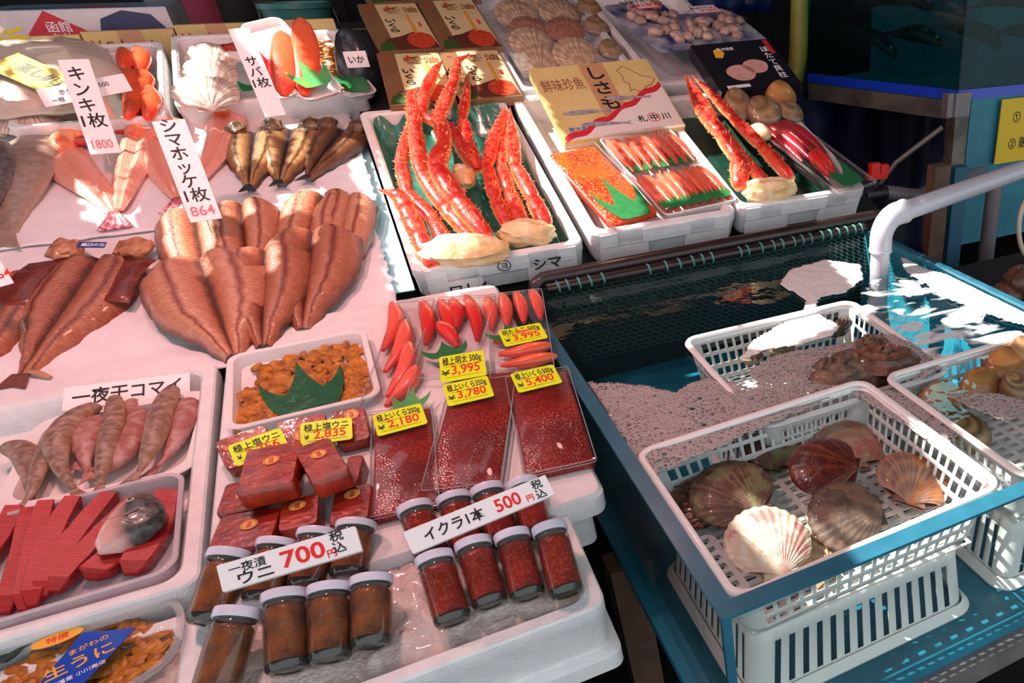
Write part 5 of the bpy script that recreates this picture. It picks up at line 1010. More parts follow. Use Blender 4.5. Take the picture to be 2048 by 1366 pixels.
# ---- frozen bags and white box behind the black carton
t2 = boxT('styrofoam_box', 'white styrofoam box with red brush lettering behind the black carton', 1.01, 1.46, 2.95, 3.80, .11, wall=.028, notch=False)
text('うに丸', .05, RED, 'red_lettering', t2, T3((.05, -.85*SLP/2-.0015, .075)) @ RX(math.pi/2), .02, sx=1.3)
BAGB = mat('frozen_bag_blue', (58, 74, 130), .3, (206, 206, 220), 9, .3, 20, coat=.5)
for k, (q, lab, lb, dz) in enumerate(((((1250, 8), (1362, 0), (1372, 80), (1285, 96)), ((1296, 0), (1346, -2), (1352, 22), (1308, 30)), 'frozen shellfish bag with a pink label at the back, left', .05), (((1345, 28), (1478, 18), (1512, 74), (1392, 86)), ((1392, 20), (1438, 20), (1450, 36), (1400, 40)), 'frozen shellfish bag with a pink label above the black carton, right', .07))):
    M, w, d = quad(*q, PT, dz); t = thing('frozen_bag', lb, 'frozen food bag', M, 'frozen shellfish bags'); b = MB(); blob(b, (w*.54, d*.54, .035), 40+k, .08, 2, 28, 14); b.build('film', FILM, t)
    b = MB(); b.rr([(w*1.08, d*1.08, .02, -.018), (w*1.1, d*1.12, .02, -.012)], 3); b.build('printed_backing', BAGB, t); rd = random.Random(k)
    for i in range(26):
        b = MB(); blob(b, (rd.uniform(.022, .034), rd.uniform(.018, .026), .016), i+k*50, .3, 1.6, 12, 8); b.build('scallop_meat', mat('frozen_meat', (196, 164, 150), .4, (158, 122, 110), 18, coat=.3) if (i == 0 and k == 0) else bpy.data.materials['frozen_meat'], t, T3((rd.uniform(-.42, .42)*w, rd.uniform(-.42, .42)*d, rd.uniform(-.004, .012))) @ RZ(rd.uniform(0, 3)))
    l_ = MB(); l_.box(-w*.20, w*.20, -d*.13, d*.13, .036, .0366); lo = l_.build('price_label', mat('label_pink', (236, 110, 150), .5) if k == 0 else bpy.data.materials['label_pink'], t, T3((-.02, d*.22, .004)), smooth=False); l2 = MB(); l2.box(-w*.185, w*.185, -d*.11, d*.11, .0366, .0369); l2.build('label_paper', WHITE, lo, smooth=False)
    text('BABYホタテ', d*.085, BLACK, 'label_lettering', lo, T3((0, d*.04, .0371)), .008); text('¥1800', d*.11, RED, 'price_lettering', lo, T3((.01, -d*.05, .0371)), .012)
# ============================================================ glass tank of live shellfish
TEAL = mat('teal_acrylic', (42, 104, 126), .35, (36, 94, 116), 20, coat=.4); TEALF = mat('tank_floor_teal', (34, 120, 146), .3, (26, 100, 124), 5, .1, 20); GLT = clear('tank_glass', (246, 249, 248), 1.0, .02, .01, (190, 205, 205)); STEEL = mat('steel_dull', (128, 122, 122), .45, (104, 100, 100), 12, metal=.3); WOODB = mat('brown_post', (112, 84, 66), .7, (84, 62, 50), 10)
TX0, TX1, TY0, TY1, TZ, TF = .236, 1.378, .672, 2.06, .80, .485
tank = thing('shellfish_tank', 'open teal-edged glass tank full of foaming water and shellfish baskets', 'fish tank', T3((TX0, TY0, .44)))
def tp(name, m, x0, x1, y0, y1, z0, z1): return MB().box(x0-TX0, x1-TX0, y0-TY0, y1-TY0, z0-.44, z1-.44).build(name, m, tank, smooth=False)
g = .006
tp('glass_panel', GLT, TX0, TX1, TY0, TY0+g, TF, TZ-.006); tp('glass_panel', GLT, TX0, TX0+g, TY0+g, TY1, TF, TZ-.006); tp('side_panel', mat('side_reflection_teal', (64, 168, 190), .25, (52, 150, 174), 8, coat=.4), TX1-g, TX1, TY0+g, TY1, TF, TZ-.006)  # right side is glass; opaque teal stands in for its inner reflection
tp('back_panel', mat('tank_back_dark', (18, 40, 44), .6), TX0, TX1, TY1-g, TY1, TF, TZ-.006)
tp('rim_strip', TEAL, TX0, TX1, TY0-.001, TY0+.030, TZ-.006, TZ); tp('rim_strip', TEAL, TX0-.001, TX0+.027, TY0+.030, TY1, TZ-.006, TZ); tp('rim_strip', TEAL, TX1-.02, TX1+.001, TY0+.030, TY1, TZ-.006, TZ)
tp('tank_floor', TEALF, TX0-.02, TX1+.02, TY0-.012, TY1+.02, TF-.025, TF)
tp('corner_seam', TEAL, TX0, TX0+.014, TY0-.0005, TY0+.008, TF, TZ-.006)
fr = thing('tank_stand', 'grey steel stand with brown legs under the shellfish tank', 'stand', T3((.8, 1.3, 0)))
b = MB(); b.box(-.60, .62, -.665, -.63, .40, .459); b.build('steel_rail', STEEL, fr, smooth=False); b = MB(); b.box(-.60, .62, .74, .78, .40, .459); b.build('steel_rail', STEEL, fr, smooth=False)
for x, y in ((-.575, -.50), (.56, -.50), (-.575, .70), (.56, .70), (-.575, -.05)): b = MB(); b.box(x-.035, x+.035, y-.035, y+.035, 0, .459); b.build('leg', WOODB, fr, smooth=False)
# water
WATER = clear('tank_water', (234, 243, 244), 1.0, .03, .0, bump=.35, bsc=9, f0=1.33)
ws = MB(); rows = []
for j in range(41): rows.append([(TX0+g+.0015+(TX1-TX0-2*g-.003)*i/40, TY0+g+.0015+(TY1-TY0-2*g-.003)*j/40, .776+.0025*mnoise.noise(Vector((i*.5, j*.5, 0)))*(1 if i > 20 and j > 14 else .4)) for i in range(41)])
ws.loft(rows, closed=False); tag(ws.build('water', WATER), 'clear water filling the shellfish tank', 'water', kind='stuff')
# foam
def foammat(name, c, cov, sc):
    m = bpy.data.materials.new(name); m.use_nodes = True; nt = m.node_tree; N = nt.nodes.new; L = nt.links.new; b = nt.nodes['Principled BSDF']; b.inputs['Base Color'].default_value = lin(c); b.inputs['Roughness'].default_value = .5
    tc = N('ShaderNodeTexCoord'); v = N('ShaderNodeTexVoronoi'); v.inputs['Scale'].default_value = sc; L(tc.outputs['Object'], v.inputs[0]); n = N('ShaderNodeTexNoise'); n.inputs['Scale'].default_value = 11; n.inputs['Detail'].default_value = 4; L(tc.outputs['Object'], n.inputs[0])
    v2 = N('ShaderNodeTexVoronoi'); v2.inputs['Scale'].default_value = sc*.33; L(tc.outputs['Object'], v2.inputs[0]); mn = N('ShaderNodeMath'); mn.operation = 'MINIMUM'; L(v.outputs['Distance'], mn.inputs[0]); m2 = N('ShaderNodeMath'); m2.operation = 'MULTIPLY'; m2.inputs[1].default_value = 1.25; L(v2.outputs['Distance'], m2.inputs[0]); L(m2.outputs[0], mn.inputs[1])
    ad = N('ShaderNodeMath'); ad.operation = 'MULTIPLY_ADD'; L(n.outputs['Fac'], ad.inputs[0]); ad.inputs[1].default_value = .55; L(mn.outputs[0], ad.inputs[2]); mr = N('ShaderNodeMapRange'); mr.inputs[1].default_value = cov; mr.inputs[2].default_value = cov+.16; L(ad.outputs[0], mr.inputs[0]); L(mr.outputs[0], b.inputs['Alpha'])
    bp = N('ShaderNodeBump'); bp.inputs['Strength'].default_value = .8; bp.inputs['Distance'].default_value = .004; L(mn.outputs[0], bp.inputs['Height']); L(bp.outputs['Normal'], b.inputs['Normal']); return m
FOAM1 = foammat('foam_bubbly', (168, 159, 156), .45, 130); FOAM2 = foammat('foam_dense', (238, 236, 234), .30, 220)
def streakmat(name, c):
    m = bpy.data.materials.new(name); m.use_nodes = True; nt = m.node_tree; N = nt.nodes.new; L = nt.links.new; b = nt.nodes['Principled BSDF']; b.inputs['Base Color'].default_value = lin(c); b.inputs['Roughness'].default_value = .6
    tc = N('ShaderNodeTexCoord'); mp = N('ShaderNodeMapping'); mp.inputs['Scale'].default_value = (1, 1.8, 1); mp.inputs['Rotation'].default_value = (0, 0, .5); L(tc.outputs['Object'], mp.inputs[0]); n = N('ShaderNodeTexNoise'); n.inputs['Scale'].default_value = 8; n.inputs['Detail'].default_value = 7; n.inputs['Distortion'].default_value = 1.2; L(mp.outputs[0], n.inputs[0])
    mr = N('ShaderNodeMapRange'); mr.inputs[1].default_value = .50; mr.inputs[2].default_value = .66; L(n.outputs['Fac'], mr.inputs[0]); L(mr.outputs[0], b.inputs['Alpha']); return m
FOAM3 = streakmat('foam_swirl', (232, 238, 238))
WZ = (.7795, 0, 0)
def inpoly(x, y, P):
    r = False; j = len(P)-1
    for i in range(len(P)):
        if (P[i][1] > y) != (P[j][1] > y) and x < (P[j][0]-P[i][0])*(y-P[i][1])/(P[j][1]-P[i][1])+P[i][0]: r = not r
        j = i
    return r
def foam(label, px, m, holes=(), cell=.006, z=.7795, jit=.006):
    P = [at(*p, (z, 0, 0))[:2] for p in px]; H = [[at(*p, (z, 0, 0))[:2] for p in h] for h in holes]; x0 = min(p[0] for p in P); x1 = max(p[0] for p in P); y0 = min(p[1] for p in P); y1 = max(p[1] for p in P)
    nx = int((x1-x0)/cell)+2; ny = int((y1-y0)/cell)+2; ids = {}; mb = MB(); V = []; Fc = []
    def vid(i, j):
        if (i, j) not in ids:
            x = x0+i*cell; y = y0+j*cell; ids[i, j] = len(V); V.append((x, y, z+.002*mnoise.noise(Vector((x*30, y*30, 0)))))
        return ids[i, j]
    for i in range(nx):
        for j in range(ny):
            x = x0+(i+.5)*cell; y = y0+(j+.5)*cell; q = Vector((x*22, y*22, 1)); xx = x+jit*mnoise.noise(q); yy = y+jit*mnoise.noise(q+Vector((9, 3, 0)))
            if not (TX0+.008 < x < TX1-.008 and TY0+.01 < y < TY1-.01): continue
            if inpoly(xx, yy, P) and not any(inpoly(xx, yy, h) for h in H): Fc.append((vid(i, j), vid(i+1, j), vid(i+1, j+1), vid(i, j+1)))
    mb.add(V, Fc); o = mb.build('foam', m); md = o.modifiers.new('thick', 'SOLIDIFY'); md.thickness = .002; md.offset = 1
    return tag(o, label, 'foam', kind='stuff')
oy1 = [(1628, 735), (1650, 715), (1700, 700), (1740, 690), (1790, 690), (1835, 730), (1850, 750), (1800, 770), (1740, 778), (1680, 765)]
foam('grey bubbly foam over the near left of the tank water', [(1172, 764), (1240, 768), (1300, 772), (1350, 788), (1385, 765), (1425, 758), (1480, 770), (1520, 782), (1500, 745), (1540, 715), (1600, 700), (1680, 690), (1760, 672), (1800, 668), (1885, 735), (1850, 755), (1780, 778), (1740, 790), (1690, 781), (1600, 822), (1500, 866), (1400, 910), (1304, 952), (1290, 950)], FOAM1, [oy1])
foam('dense pale foam drifting over the far basket and up to the net', [(1478, 722), (1510, 680), (1560, 650), (1605, 630), (1615, 600), (1560, 570), (1580, 540), (1650, 520), (1720, 530), (1725, 560), (1690, 585), (1640, 595), (1630, 622), (1680, 655), (1665, 672), (1600, 690), (1530, 700)], FOAM2)
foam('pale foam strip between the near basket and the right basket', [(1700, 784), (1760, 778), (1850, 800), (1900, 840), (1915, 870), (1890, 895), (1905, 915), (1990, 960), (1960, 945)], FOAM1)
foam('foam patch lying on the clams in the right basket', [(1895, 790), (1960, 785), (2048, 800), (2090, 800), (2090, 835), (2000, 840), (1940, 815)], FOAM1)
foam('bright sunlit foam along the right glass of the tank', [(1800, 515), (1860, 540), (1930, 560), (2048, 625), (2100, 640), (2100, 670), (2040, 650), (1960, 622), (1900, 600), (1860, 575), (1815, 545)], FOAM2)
foam('white streaky foam swirling by the pipe outlet', [(1750, 560), (1860, 545), (2060, 640), (2075, 680), (1990, 715), (1880, 728), (1800, 668), (1720, 640), (1700, 610)], FOAM3)
for i, (x, y, r) in enumerate(((1228, 833, .022), (1290, 840, .009), (1262, 890, .012), (1295, 892, .008), (1285, 865, .006))):
    b = MB(); blob(b, (r, r, r*.7), i, .02, 1, 18, 10); tag(b.build('bubble', clear('bubble_skin', (255, 255, 255), 1.6, .02) if i == 0 else bpy.data.materials['bubble_skin'], None, T3(at(x, y, (.782, 0, 0)))), f'large clear bubble on the grey foam, {["biggest, by the left rim", "beside the biggest one", "near the left basket corner", "right of the one near the corner", "smallest"][i]}', 'bubble', 'bubbles on the foam')
# ---- baskets
def ringpts(w, d, r, z, xs, ys, nc=4):
    """perimeter points: every straight side cut at the given fractions"""
    P = []; hw, hd = w/2-r, d/2-r
    def arc(cx, cy, a0):
        for i in range(1, nc): a = math.radians(a0+90*i/nc); P.append((cx+r*math.cos(a), cy+r*math.sin(a), z))
    for f in xs: P.append((-hw+2*hw*f, -d/2, z))
    arc(hw, -hd, -90)
    for f in ys: P.append((w/2, -hd+2*hd*f, z))
    arc(hw, hd, 0)
    for f in xs: P.append((hw-2*hw*f, d/2, z))
    arc(-hw, hd, 90)
    for f in ys: P.append((-w/2, hd-2*hd*f, z))
    arc(-hw, -hd, 180)
    return P
def cuts(n, bar):
    c = [0.]
    for i in range(n): c += [(i+bar/2)/n, (i+1-bar/2)/n]
    return c+[1.]
def basket(label, M, W, D, H, taper, levels, nx, ny, bar, rimw=.008, floor=True, th=.0022, name='plastic_basket', group='white plastic baskets', flip=False, sides=True):
    """levels: (z fraction, has holes above it); rim at z = H"""
    t = thing(name, label, 'basket', M, group); xs = cuts(nx, bar); ys = cuts(ny, bar); nc = 4; mb = MB(); rings = []
    for z, hol in levels: rings.append(ringpts(W-taper*2*(1-z), D-taper*2*(1-z), .03, z*H, xs, ys, nc))
    n = len(rings[0]); V = [p for r in rings for p in r]; Fc = []; lx, ly = len(xs), len(ys); start = [0, lx+nc-1, lx+nc-1+ly+nc-1, 2*lx+ly+3*(nc-1)]
    def ishole(j):
        for k, s in enumerate(start):
            ln = (lx, ly, lx, ly)[k]
            if s <= j < s+ln-1: return (j-s) % 2 == 1
        return False
    for i in range(len(levels)-1):
        for j in range(n):
            if levels[i][1] and ishole(j): continue
            Fc.append((i*n+j, i*n+(j+1) % n, (i+1)*n+(j+1) % n, (i+1)*n+j))
    mb.add(V, Fc); o = mb.build('basket_wall', PLASW, t, sharp=30); md = o.modifiers.new('thick', 'SOLIDIFY'); md.thickness = th; md.offset = 0
    r_ = MB(); zf = 0 if flip else 1; w0, d0 = (W-2*taper, D-2*taper) if flip else (W, D); zz = 0 if flip else H
    if flip: r_.rr([(w0+.004, d0+.004, .032, .012), (w0+.030, d0+.030, .042, .0), (w0+.034, d0+.034, .043, .006), (w0+.006, d0+.006, .033, .022)], 6, caps=(False, False)); r_.loft([rrect(w0+.004, d0+.004, .032, .012, n=6), rrect(w0+.006, d0+.006, .033, .022, n=6)], (False, False))
    else: ring = rrect(w0+.004, d0+.004, .032, zz, n=6); r_.tube(ring+[ring[0]], rimw, 8, caps=(False, False), flat=.8)
    r_.build('rim', PLASW, t)
    if floor:
        fw, fd = W-2*taper-.01, D-2*taper-.01; f = MB(); fx = cuts(12, .34); fy = cuts(15, .42); V = [(-fw/2+fw*a, -fd/2+fd*b, 0) for b in fy for a in fx]; k = len(fx); f.add(V, [(j*k+i, j*k+i+1, (j+1)*k+i+1, (j+1)*k+i) for j in range(len(fy)-1) for i in range(k-1) if not (i % 2 and j % 2)])
        fo = f.build('basket_floor', PLASW, t, T3((0, 0, (1 if flip else 0)*H+(.0 if not flip else 0))), smooth=False); md = fo.modifiers.new('thick', 'SOLIDIFY'); md.thickness = .0025
    return t
UP = [(0, False), (.10, True), (.26, False), (.36, True), (.56, False), (.64, True), (.84, False), (1, False)]
LOW = [(0, False), (.14, True), (.74, False), (1, False)]
def upper(label, x, y, W, D, rz=0., z=.665, H=.118, tx=0., ty=0.): return basket(label, T3((x, y, z)) @ RZ(rz) @ RX(tx) @ RY(ty), W, D, H, .022, UP, 18, 15, .32)
def lower(label, x, y, W, D, rz=0., z=.4865, H=.168): return basket(label, T3((x, y, z)) @ RZ(rz), W, D, H, -.020, LOW, 14, 12, .56, flip=True)
upper('white perforated basket of big scallops nearest in the tank', .533, .936, .502, .436, .0, .668, ty=-.03); lower('upturned white basket standing under the scallop basket', .533, .936, .425, .355)
upper('white perforated basket of clams at the right end of the tank', 1.094, .936, .50, .436, .0, .668); lower('upturned white basket standing under the clam basket', 1.094, .936, .425, .355)
upper('white perforated basket of oysters at the back of the tank', .765, 1.345, .47, .42, .0, .661, tx=.05); lower('upturned white basket standing under the oyster basket', .765, 1.35, .40, .34)
# ---- shellfish
Pz = lambda z: (lambda x, y: at(x, y, (z, 0, 0)))
gL = 'live scallops in the near basket'
shellat('large sunlit cream and pink scallop at the front of the near basket', (1535, 1082), .073, SH_PINK, Pz(.735), (1, -.12, 0), (.03, -.30, 1), gL, dome=.30, amp=.022)
shellat('large dark scallop with pale rays at the left of the near basket', (1462, 985), .080, SH_GREEN, Pz(.712), (.95, .30, 0), (-.1, -.22, 1), gL, dome=.26, amp=.010)
shellat('glossy dark red scallop with a white lower lip in the middle', (1645, 932), .070, SH_BROWN, Pz(.738), (.70, .72, 0), (-.20, -.20, 1), gL, dome=.28, amp=.006, m2=SH_WHITE)
shellat('pink and orange scallop at the right of the near basket', (1828, 958), .074, SH_MIX, Pz(.708), (.72, -.70, 0), (.10, -.25, 1), gL, dome=.28, amp=.012)
shellat('pale rose scallop at the back corner of the near basket', (1700, 885), .076, SH_PALE, Pz(.695), (.9, -.45, 0), (.05, -.2, 1), gL, dome=.25, amp=.005)
shellat('rough brown scallop lying edge-on behind the sunlit one', (1690, 1035), .072, SH_BROWN2, Pz(.715), (.25, .95, 0), (-.15, -.45, 1), gL, dome=.30, amp=.010, m2=SH_TAN)
shellat('dark scallop half buried at the far left of the near basket', (1408, 1000), .070, SH_BROWN, Pz(.688), (.9, .4, 0), (-.1, -.1, 1), gL, dome=.22, amp=.008)
shellat('striped tan scallop underneath the sunlit one', (1590, 1120), .070, SH_TAN, Pz(.690), (.9, .4, 0), (.1, -.1, 1), gL, dome=.22, amp=.02)
shellat('brown scallop in the shadow at the back left of the near basket', (1545, 900), .066, SH_GREEN, Pz(.690), (.8, -.6, 0), (0, -.1, 1), gL, dome=.22, amp=.008)
gC = 'clams in the right basket'
for i, (c, z, a, b, th, m, xd, n, lb) in enumerate([((1885, 803), .735, .055, .05, .034, CLAMO, (.8, -.5, 0), (0, -.3, 1), 'orange clam at the left, by the foam'), ((1932, 868), .715, .052, .056, .036, CLAMS, (.7, .7, 0), (-.1, -.3, 1), 'dark striped clam nearest the front'), ((1960, 772), .74, .06, .042, .034, CLAMO, (1, .1, 0), (0, -.3, 1), 'long orange clam behind the foam patch'), ((2015, 738), .75, .062, .055, .04, CLAMO, (1, -.3, 0), (.2, -.3, 1), 'orange clam against the back of the basket'), ((2035, 778), .745, .045, .045, .034, CLAMS, (.6, .7, 0), (0, -.3, 1), 'striped clam at the right edge'), ((2050, 712), .765, .055, .05, .036, CLAM, (1, 0, 0), (0, -.3, 1), 'brown clam at the back corner by the right edge')]):
    clamat(lb+' of the right basket' if i in (0, 1) else lb, c, 0, a, b, th, m, xd, n, P=lambda x, y, h, z=z: at(x, y, (z, 0, 0)), group=gC)
OYS = mat('oyster_shell', (70, 50, 38), .5, (138, 108, 86), 30, 1., 60, coat=.3, det=6); OYS2 = mat('oyster_shell_red', (126, 78, 58), .5, (64, 48, 36), 26, 1., 55, coat=.3, det=6); OYSP = mat('oyster_shell_pale', (180, 146, 108), .5, (110, 82, 62), 30, .8, 60, coat=.3, det=6)
def oyster(label, c, z, r, m, seed, rz=0., tilt=0.):
    t = thing('oyster', label, 'oyster', T3(at(*c, (z, 0, 0))) @ RZ(rz) @ RX(tilt), 'oysters in the far basket')
    for s, nm_ in ((1, 'upper_shell'), (-1, 'lower_shell')):
        b = MB(); n = 40; rings = []
        for i in range(15):
            q = i/14; ring = []
            for j in range(n):
                a = 2*math.pi*j/n; k = 1+.22*mnoise.noise(Vector((math.cos(a)*2.2, math.sin(a)*2.2, seed)))+.06*mnoise.noise(Vector((math.cos(a)*7, math.sin(a)*7, seed+q*5))); zz = s*(r[2]*max(0, 1-q**2)**.6*(1+.3*mnoise.noise(Vector((q*5, math.cos(a)*3, seed))))+.004*math.sin(q*22+seed)); ring.append((r[0]*q*k*math.cos(a), r[1]*q*k*math.sin(a), zz))
            rings.append(ring)
        b.loft(rings, (True, False)).build(nm_, m, t, sharp=60)
    return t
for c, z, r, m, rz, lb in (((1688, 742), .772, (.10, .06, .034), OYS, .3, 'large dark oyster in the middle of the foam'), ((1765, 728), .772, (.095, .065, .04), OYS2, -.4, 'reddish brown oyster at the right of the foam gap'), ((1745, 705), .768, (.07, .05, .034), OYS, .8, 'dark oyster behind the reddish one'), ((1730, 762), .755, (.06, .04, .025), OYS2, .2, 'reddish oyster at the front of the foam gap'),
                            ((1565, 692), .735, (.045, .03, .02), OYSP, .5, 'pale oyster at the left of the oyster basket'), ((1505, 714), .725, (.03, .02, .015), OYSP, 0., 'small tan oyster on the mesh at the left corner'), ((1680, 655), .755, (.05, .022, .018), OYS2, .5, 'reddish oyster against the back of the oyster basket')): oyster(lb, c, z, r, m, len(lb), rz)
# ---- net and pipes at the back of the tank
PIPED = mat('pole_dark_brown', (44, 28, 26), .4, (32, 20, 20), 20, coat=.3); ROPE = mat('lashing_turquoise', (70, 150, 140), .6); NETM = mat('net_green', (16, 72, 56), .6)
nt_ = thing('net_screen', 'green hexagonal net lashed to a dark pole along the back of the tank', 'net', T3((.31, 1.992, .815)))
b = MB(); b.tube([(0, 0, 0), (1.03, .008, .002)], .0145, 14).build('pole', PIPED, nt_)
fr_ = [.03, .055, .085, .115, .15, .28, .33, .37, .41, .44, .47, .56, .585, .63, .67, .70, .74, .77, .80, .84, .87, .90, .93, .96, .985]
for i, u in enumerate(fr_): b = MB(); b.lathe([(.0150, -.003), (.0165, -.002), (.0165, .002), (.0150, .003)], 14).build('lashing', ROPE, nt_, T3((1.03*u, .008*u, .002*u)) @ RY(math.pi/2-.10))
hx = MB(); s = .0125; cols = int(1.03/(s*1.732)); 
for i in range(cols):
    for j in range(17):
        cx = s*1.732*(i+.5*(j % 2))+.01; cv = .015+s*1.5*j
        if cx > 1.02: continue
        V = []
        for k in range(6): a = math.radians(60*k+30); x = cx+s*math.cos(a); v = cv+s*math.sin(a); V.append((x, -v*.93, -.012-v*.30+.02*(v/.3)**2))
        hx.add(V, [tuple(range(6))])
ho = hx.build('net', NETM, nt_, smooth=False)
bm = bmesh.new(); bm.from_mesh(ho.data); bmesh.ops.remove_doubles(bm, verts=bm.verts, dist=.0006); bm.to_mesh(ho.data); bm.free()
md = ho.modifiers.new('wire', 'WIREFRAME'); md.thickness = .0016; md.use_even_offset = False
pp = MB(); pp.tube([(.285, 2.02, .60), (.285, 2.02, .80), (.290, 2.022, .822), (.31, 2.025, .832), (1.45, 2.04, .835)], .020, 14); tag(pp.build('black_pipe', PIPED), 'thick black pipe below the styrofoam boxes, bent down at its left end', 'pipe')
PVC = mat('pvc_grey', (188, 186, 194), .35, coat=.3); PVCD = mat('pvc_dark_grey', (112, 110, 114), .4, coat=.2)
pt = thing('water_pipe', 'pale grey plastic pipe bending down into the tank water', 'pipe', T3((1.212, 1.72, .72)))
r0 = .0285; e1 = at(1762, 452, (.955, 0, 0)); far = at(2085, 326, (.975, 0, 0)); base = Vector((1.212, 1.72, .72)); dv = (far-Vector((1.212, 1.72, .935))).normalized()
top = Vector((1.212, 1.72, .935)); 
el = []
for k in range(9):
    a = math.pi/2*k/8; c = top+dv*.06+Vector((0, 0, -.06)); el.append(c-dv*.06*math.cos(a)+Vector((0, 0, .06*math.sin(a))))
b = MB(); b.tube([p-base for p in [Vector((1.212, 1.72, .68)), el[0]]], r0, 20).build('vertical_tube', PVC, pt)
b = MB(); b.tube([p-base for p in [el[0]-Vector((0, 0, .03))]+el+[el[-1]+dv*.03]], r0*1.16, 20).build('elbow', PVC, pt)
b = MB(); b.tube([el[-1]-base, far-base], r0, 20).build('long_tube', PVC, pt)
for p, q in ((el[0]-Vector((0, 0, .03)), Vector((0, 0, 1))), (el[-1]+dv*.03, dv)): b = MB(); b.tube([p-q*.004-base, p+q*.004-base], r0*1.22, 20).build('collar', PVC, pt)
# ============================================================ dark background
BZ = 1.065; A0 = Vector((1.905, 3.36, 0)); A1_ = Vector((2.15, 2.555, 0)); A2_ = Vector((3.6, 2.53, 0))
DEEP = mat('deep_tank_back', (16, 120, 130), .6, (10, 92, 108), 3); TRIM = mat('trim_blue', (20, 60, 190), .35, coat=.3); ALU = mat('frame_aluminium', (120, 114, 104), .45, (84, 80, 74), 9, .1, 30, metal=.4); TEALP = mat('panel_teal', (48, 130, 150), .5, (40, 112, 132), 7); DGL = clear('dark_tank_glass', (170, 214, 216), .5, .05, .01, (60, 110, 120))
bt = thing('display_tank', 'tall dark fish tank with blue trim on a metal frame at upper right', 'fish tank', T3((A1_.x, A1_.y, 0)))
def vbox(a, b, z0, z1, th, name, m, par=bt, org=A1_, inset=0.):
    d = (b-a); L = d.length; d.normalize(); nn = Vector((-d.y, d.x, 0)); V = []
    for z in (z0, z1):
        for p in (a+nn*inset, b+nn*inset, b+nn*(inset+th), a+nn*(inset+th)): V.append((p.x-org.x, p.y-org.y, z))
    mb = MB(); mb.add(V, [(0, 1, 2, 3), (4, 5, 6, 7), (0, 1, 5, 4), (1, 2, 6, 5), (2, 3, 7, 6), (3, 0, 4, 7)]); return mb.build(name, m, par, smooth=False)
vbox(A0, A1_, BZ+.035, 2.3, .012, 'glass_panel', DGL); vbox(A1_, A2_, BZ+.035, 2.3, .012, 'glass_panel', DGL)
vbox(A0, A1_, BZ, BZ+.038, .014, 'blue_trim', TRIM, inset=-.004); vbox(A1_, A2_, BZ, BZ+.038, .014, 'blue_trim', TRIM, inset=-.004)
vbox(A0, A1_, BZ-.075, BZ-.004, .05, 'frame_beam', ALU); vbox(A1_+Vector((.0, .0, 0)), A1_+Vector((.07, -.002, 0)), .0, BZ-.03, .06, 'post', ALU)
vbox(A1_+Vector((.075, -.004, 0)), A2_, .45, BZ, .02, 'side_panel', TEALP)
b = MB(); b.box(-.055, .0, -.008, .03, BZ-.06, BZ+.03); b.box(-.02, .06, -.016, .0, BZ-.06, BZ+.03); b.build('corner_bracket', mat('bracket_grey', (118, 112, 116), .4, metal=.3), bt, smooth=False)
b = MB(); b.tube([(-.05, .02, BZ-.10), (-.22, .10, .83), (-.36, .16, .62)], .011, 8).build('brace', ALU, bt)
bk = MB(); bk.add([(p.x-A1_.x, p.y-A1_.y, z) for z in (BZ, 2.3) for p in (A0+Vector((.45, .15, 0)), A1_+Vector((.48, .45, 0)), A2_+Vector((0, .45, 0)))], [(0, 1, 4, 3), (1, 2, 5, 4)]); bk.build('tank_back', DEEP, bt, smooth=False)
bf = MB(); bf.add([(p.x-A1_.x, p.y-A1_.y, z) for z in (BZ-.002, BZ+.004) for p in (A0, A1_, A2_, A2_+Vector((0, .45, 0)), A1_+Vector((.48, .45, 0)), A0+Vector((.45, .15, 0)))], [tuple(range(6)), tuple(range(6, 12))]+[(i, (i+1) % 6, 6+(i+1) % 6, 6+i) for i in range(6)]); bf.build('tank_bottom', DEEP, bt, smooth=False)
FSH = texmat('dark_rockfish', [(0, (70, 56, 44)), (.5, (44, 34, 30)), (1, (34, 28, 28))], 2, .5, 40, .4, (60, 50, 40)); FEYE = mat('fish_eye_pale', (190, 180, 140), .2)
for i, (a, m_, b_, r, lb) in enumerate([((1790, 118), (1735, 82), (1672, 52), .045, 'diving one at lower left'), ((1880, 95), (1820, 82), (1768, 70), .05, 'lower middle one'), ((1995, 100), (1940, 75), (1878, 55), .05, 'lower right one, diving'), ((1860, 22), (1780, 10), (1690, 28), .06, 'top left one'), ((2050, 18), (1990, 12), (1930, 20), .055, 'top right one'), ((2075, 85), (2040, 75), (1985, 68), .045, 'one at the right edge')]):
    def PF(x, y):
        d = Vector(ray(x, y)); c = Vector(CAM); e = (A1_-A0) if x < 1900 else (A2_-A1_); nn = Vector((-e.y, e.x, 0)).normalized(); p0 = (A0 if x < 1900 else A1_)+nn*.14; return c+d*(nn.dot(p0-c)/nn.dot(d))
    t = wholefish('live_fish', 'dark live fish in the tall tank, '+lb, [a, m_, b_], PF, r, FSH, 'dark fish in the tall tank', .7, [.35, .8, 1, .9, .6, .3, .16], True, .05, cat='fish')
    ep = (PF(*a)*.8+PF(*m_)*.2)-t.location; e = MB(); blob(e, (.007, .007, .007), 1, 0, n=10, m=6).build('eye', FEYE, t, T3(ep+Vector((-.012, -r*.62, r*.75))))
# yellow notice
YN = mat('notice_yellow', (228, 192, 30), .5); M, w, h = quad3((2004, 203), (2110, 185), (2100, 310), (1990, 330), lambda x, y: ony(x, y, A1_.y-.03)); M = frame(M.translation, (1, 0, 0), (0, -1, 0)); t = thing('notice_board', 'yellow notice with circled numbers on the teal tank panel at the right edge', 'notice', M); b = MB(); b.box(-w/2, w/2, -h/2, h/2, -.006, 0).build('board', YN, t, smooth=False)
text('① ご', .05, BLACK, 'lettering', t, T3((-w*.10, h*.22, .0005)), .012); text('② 販', .05, BLACK, 'lettering', t, T3((-w*.12, -h*.20, .0005)), .012)
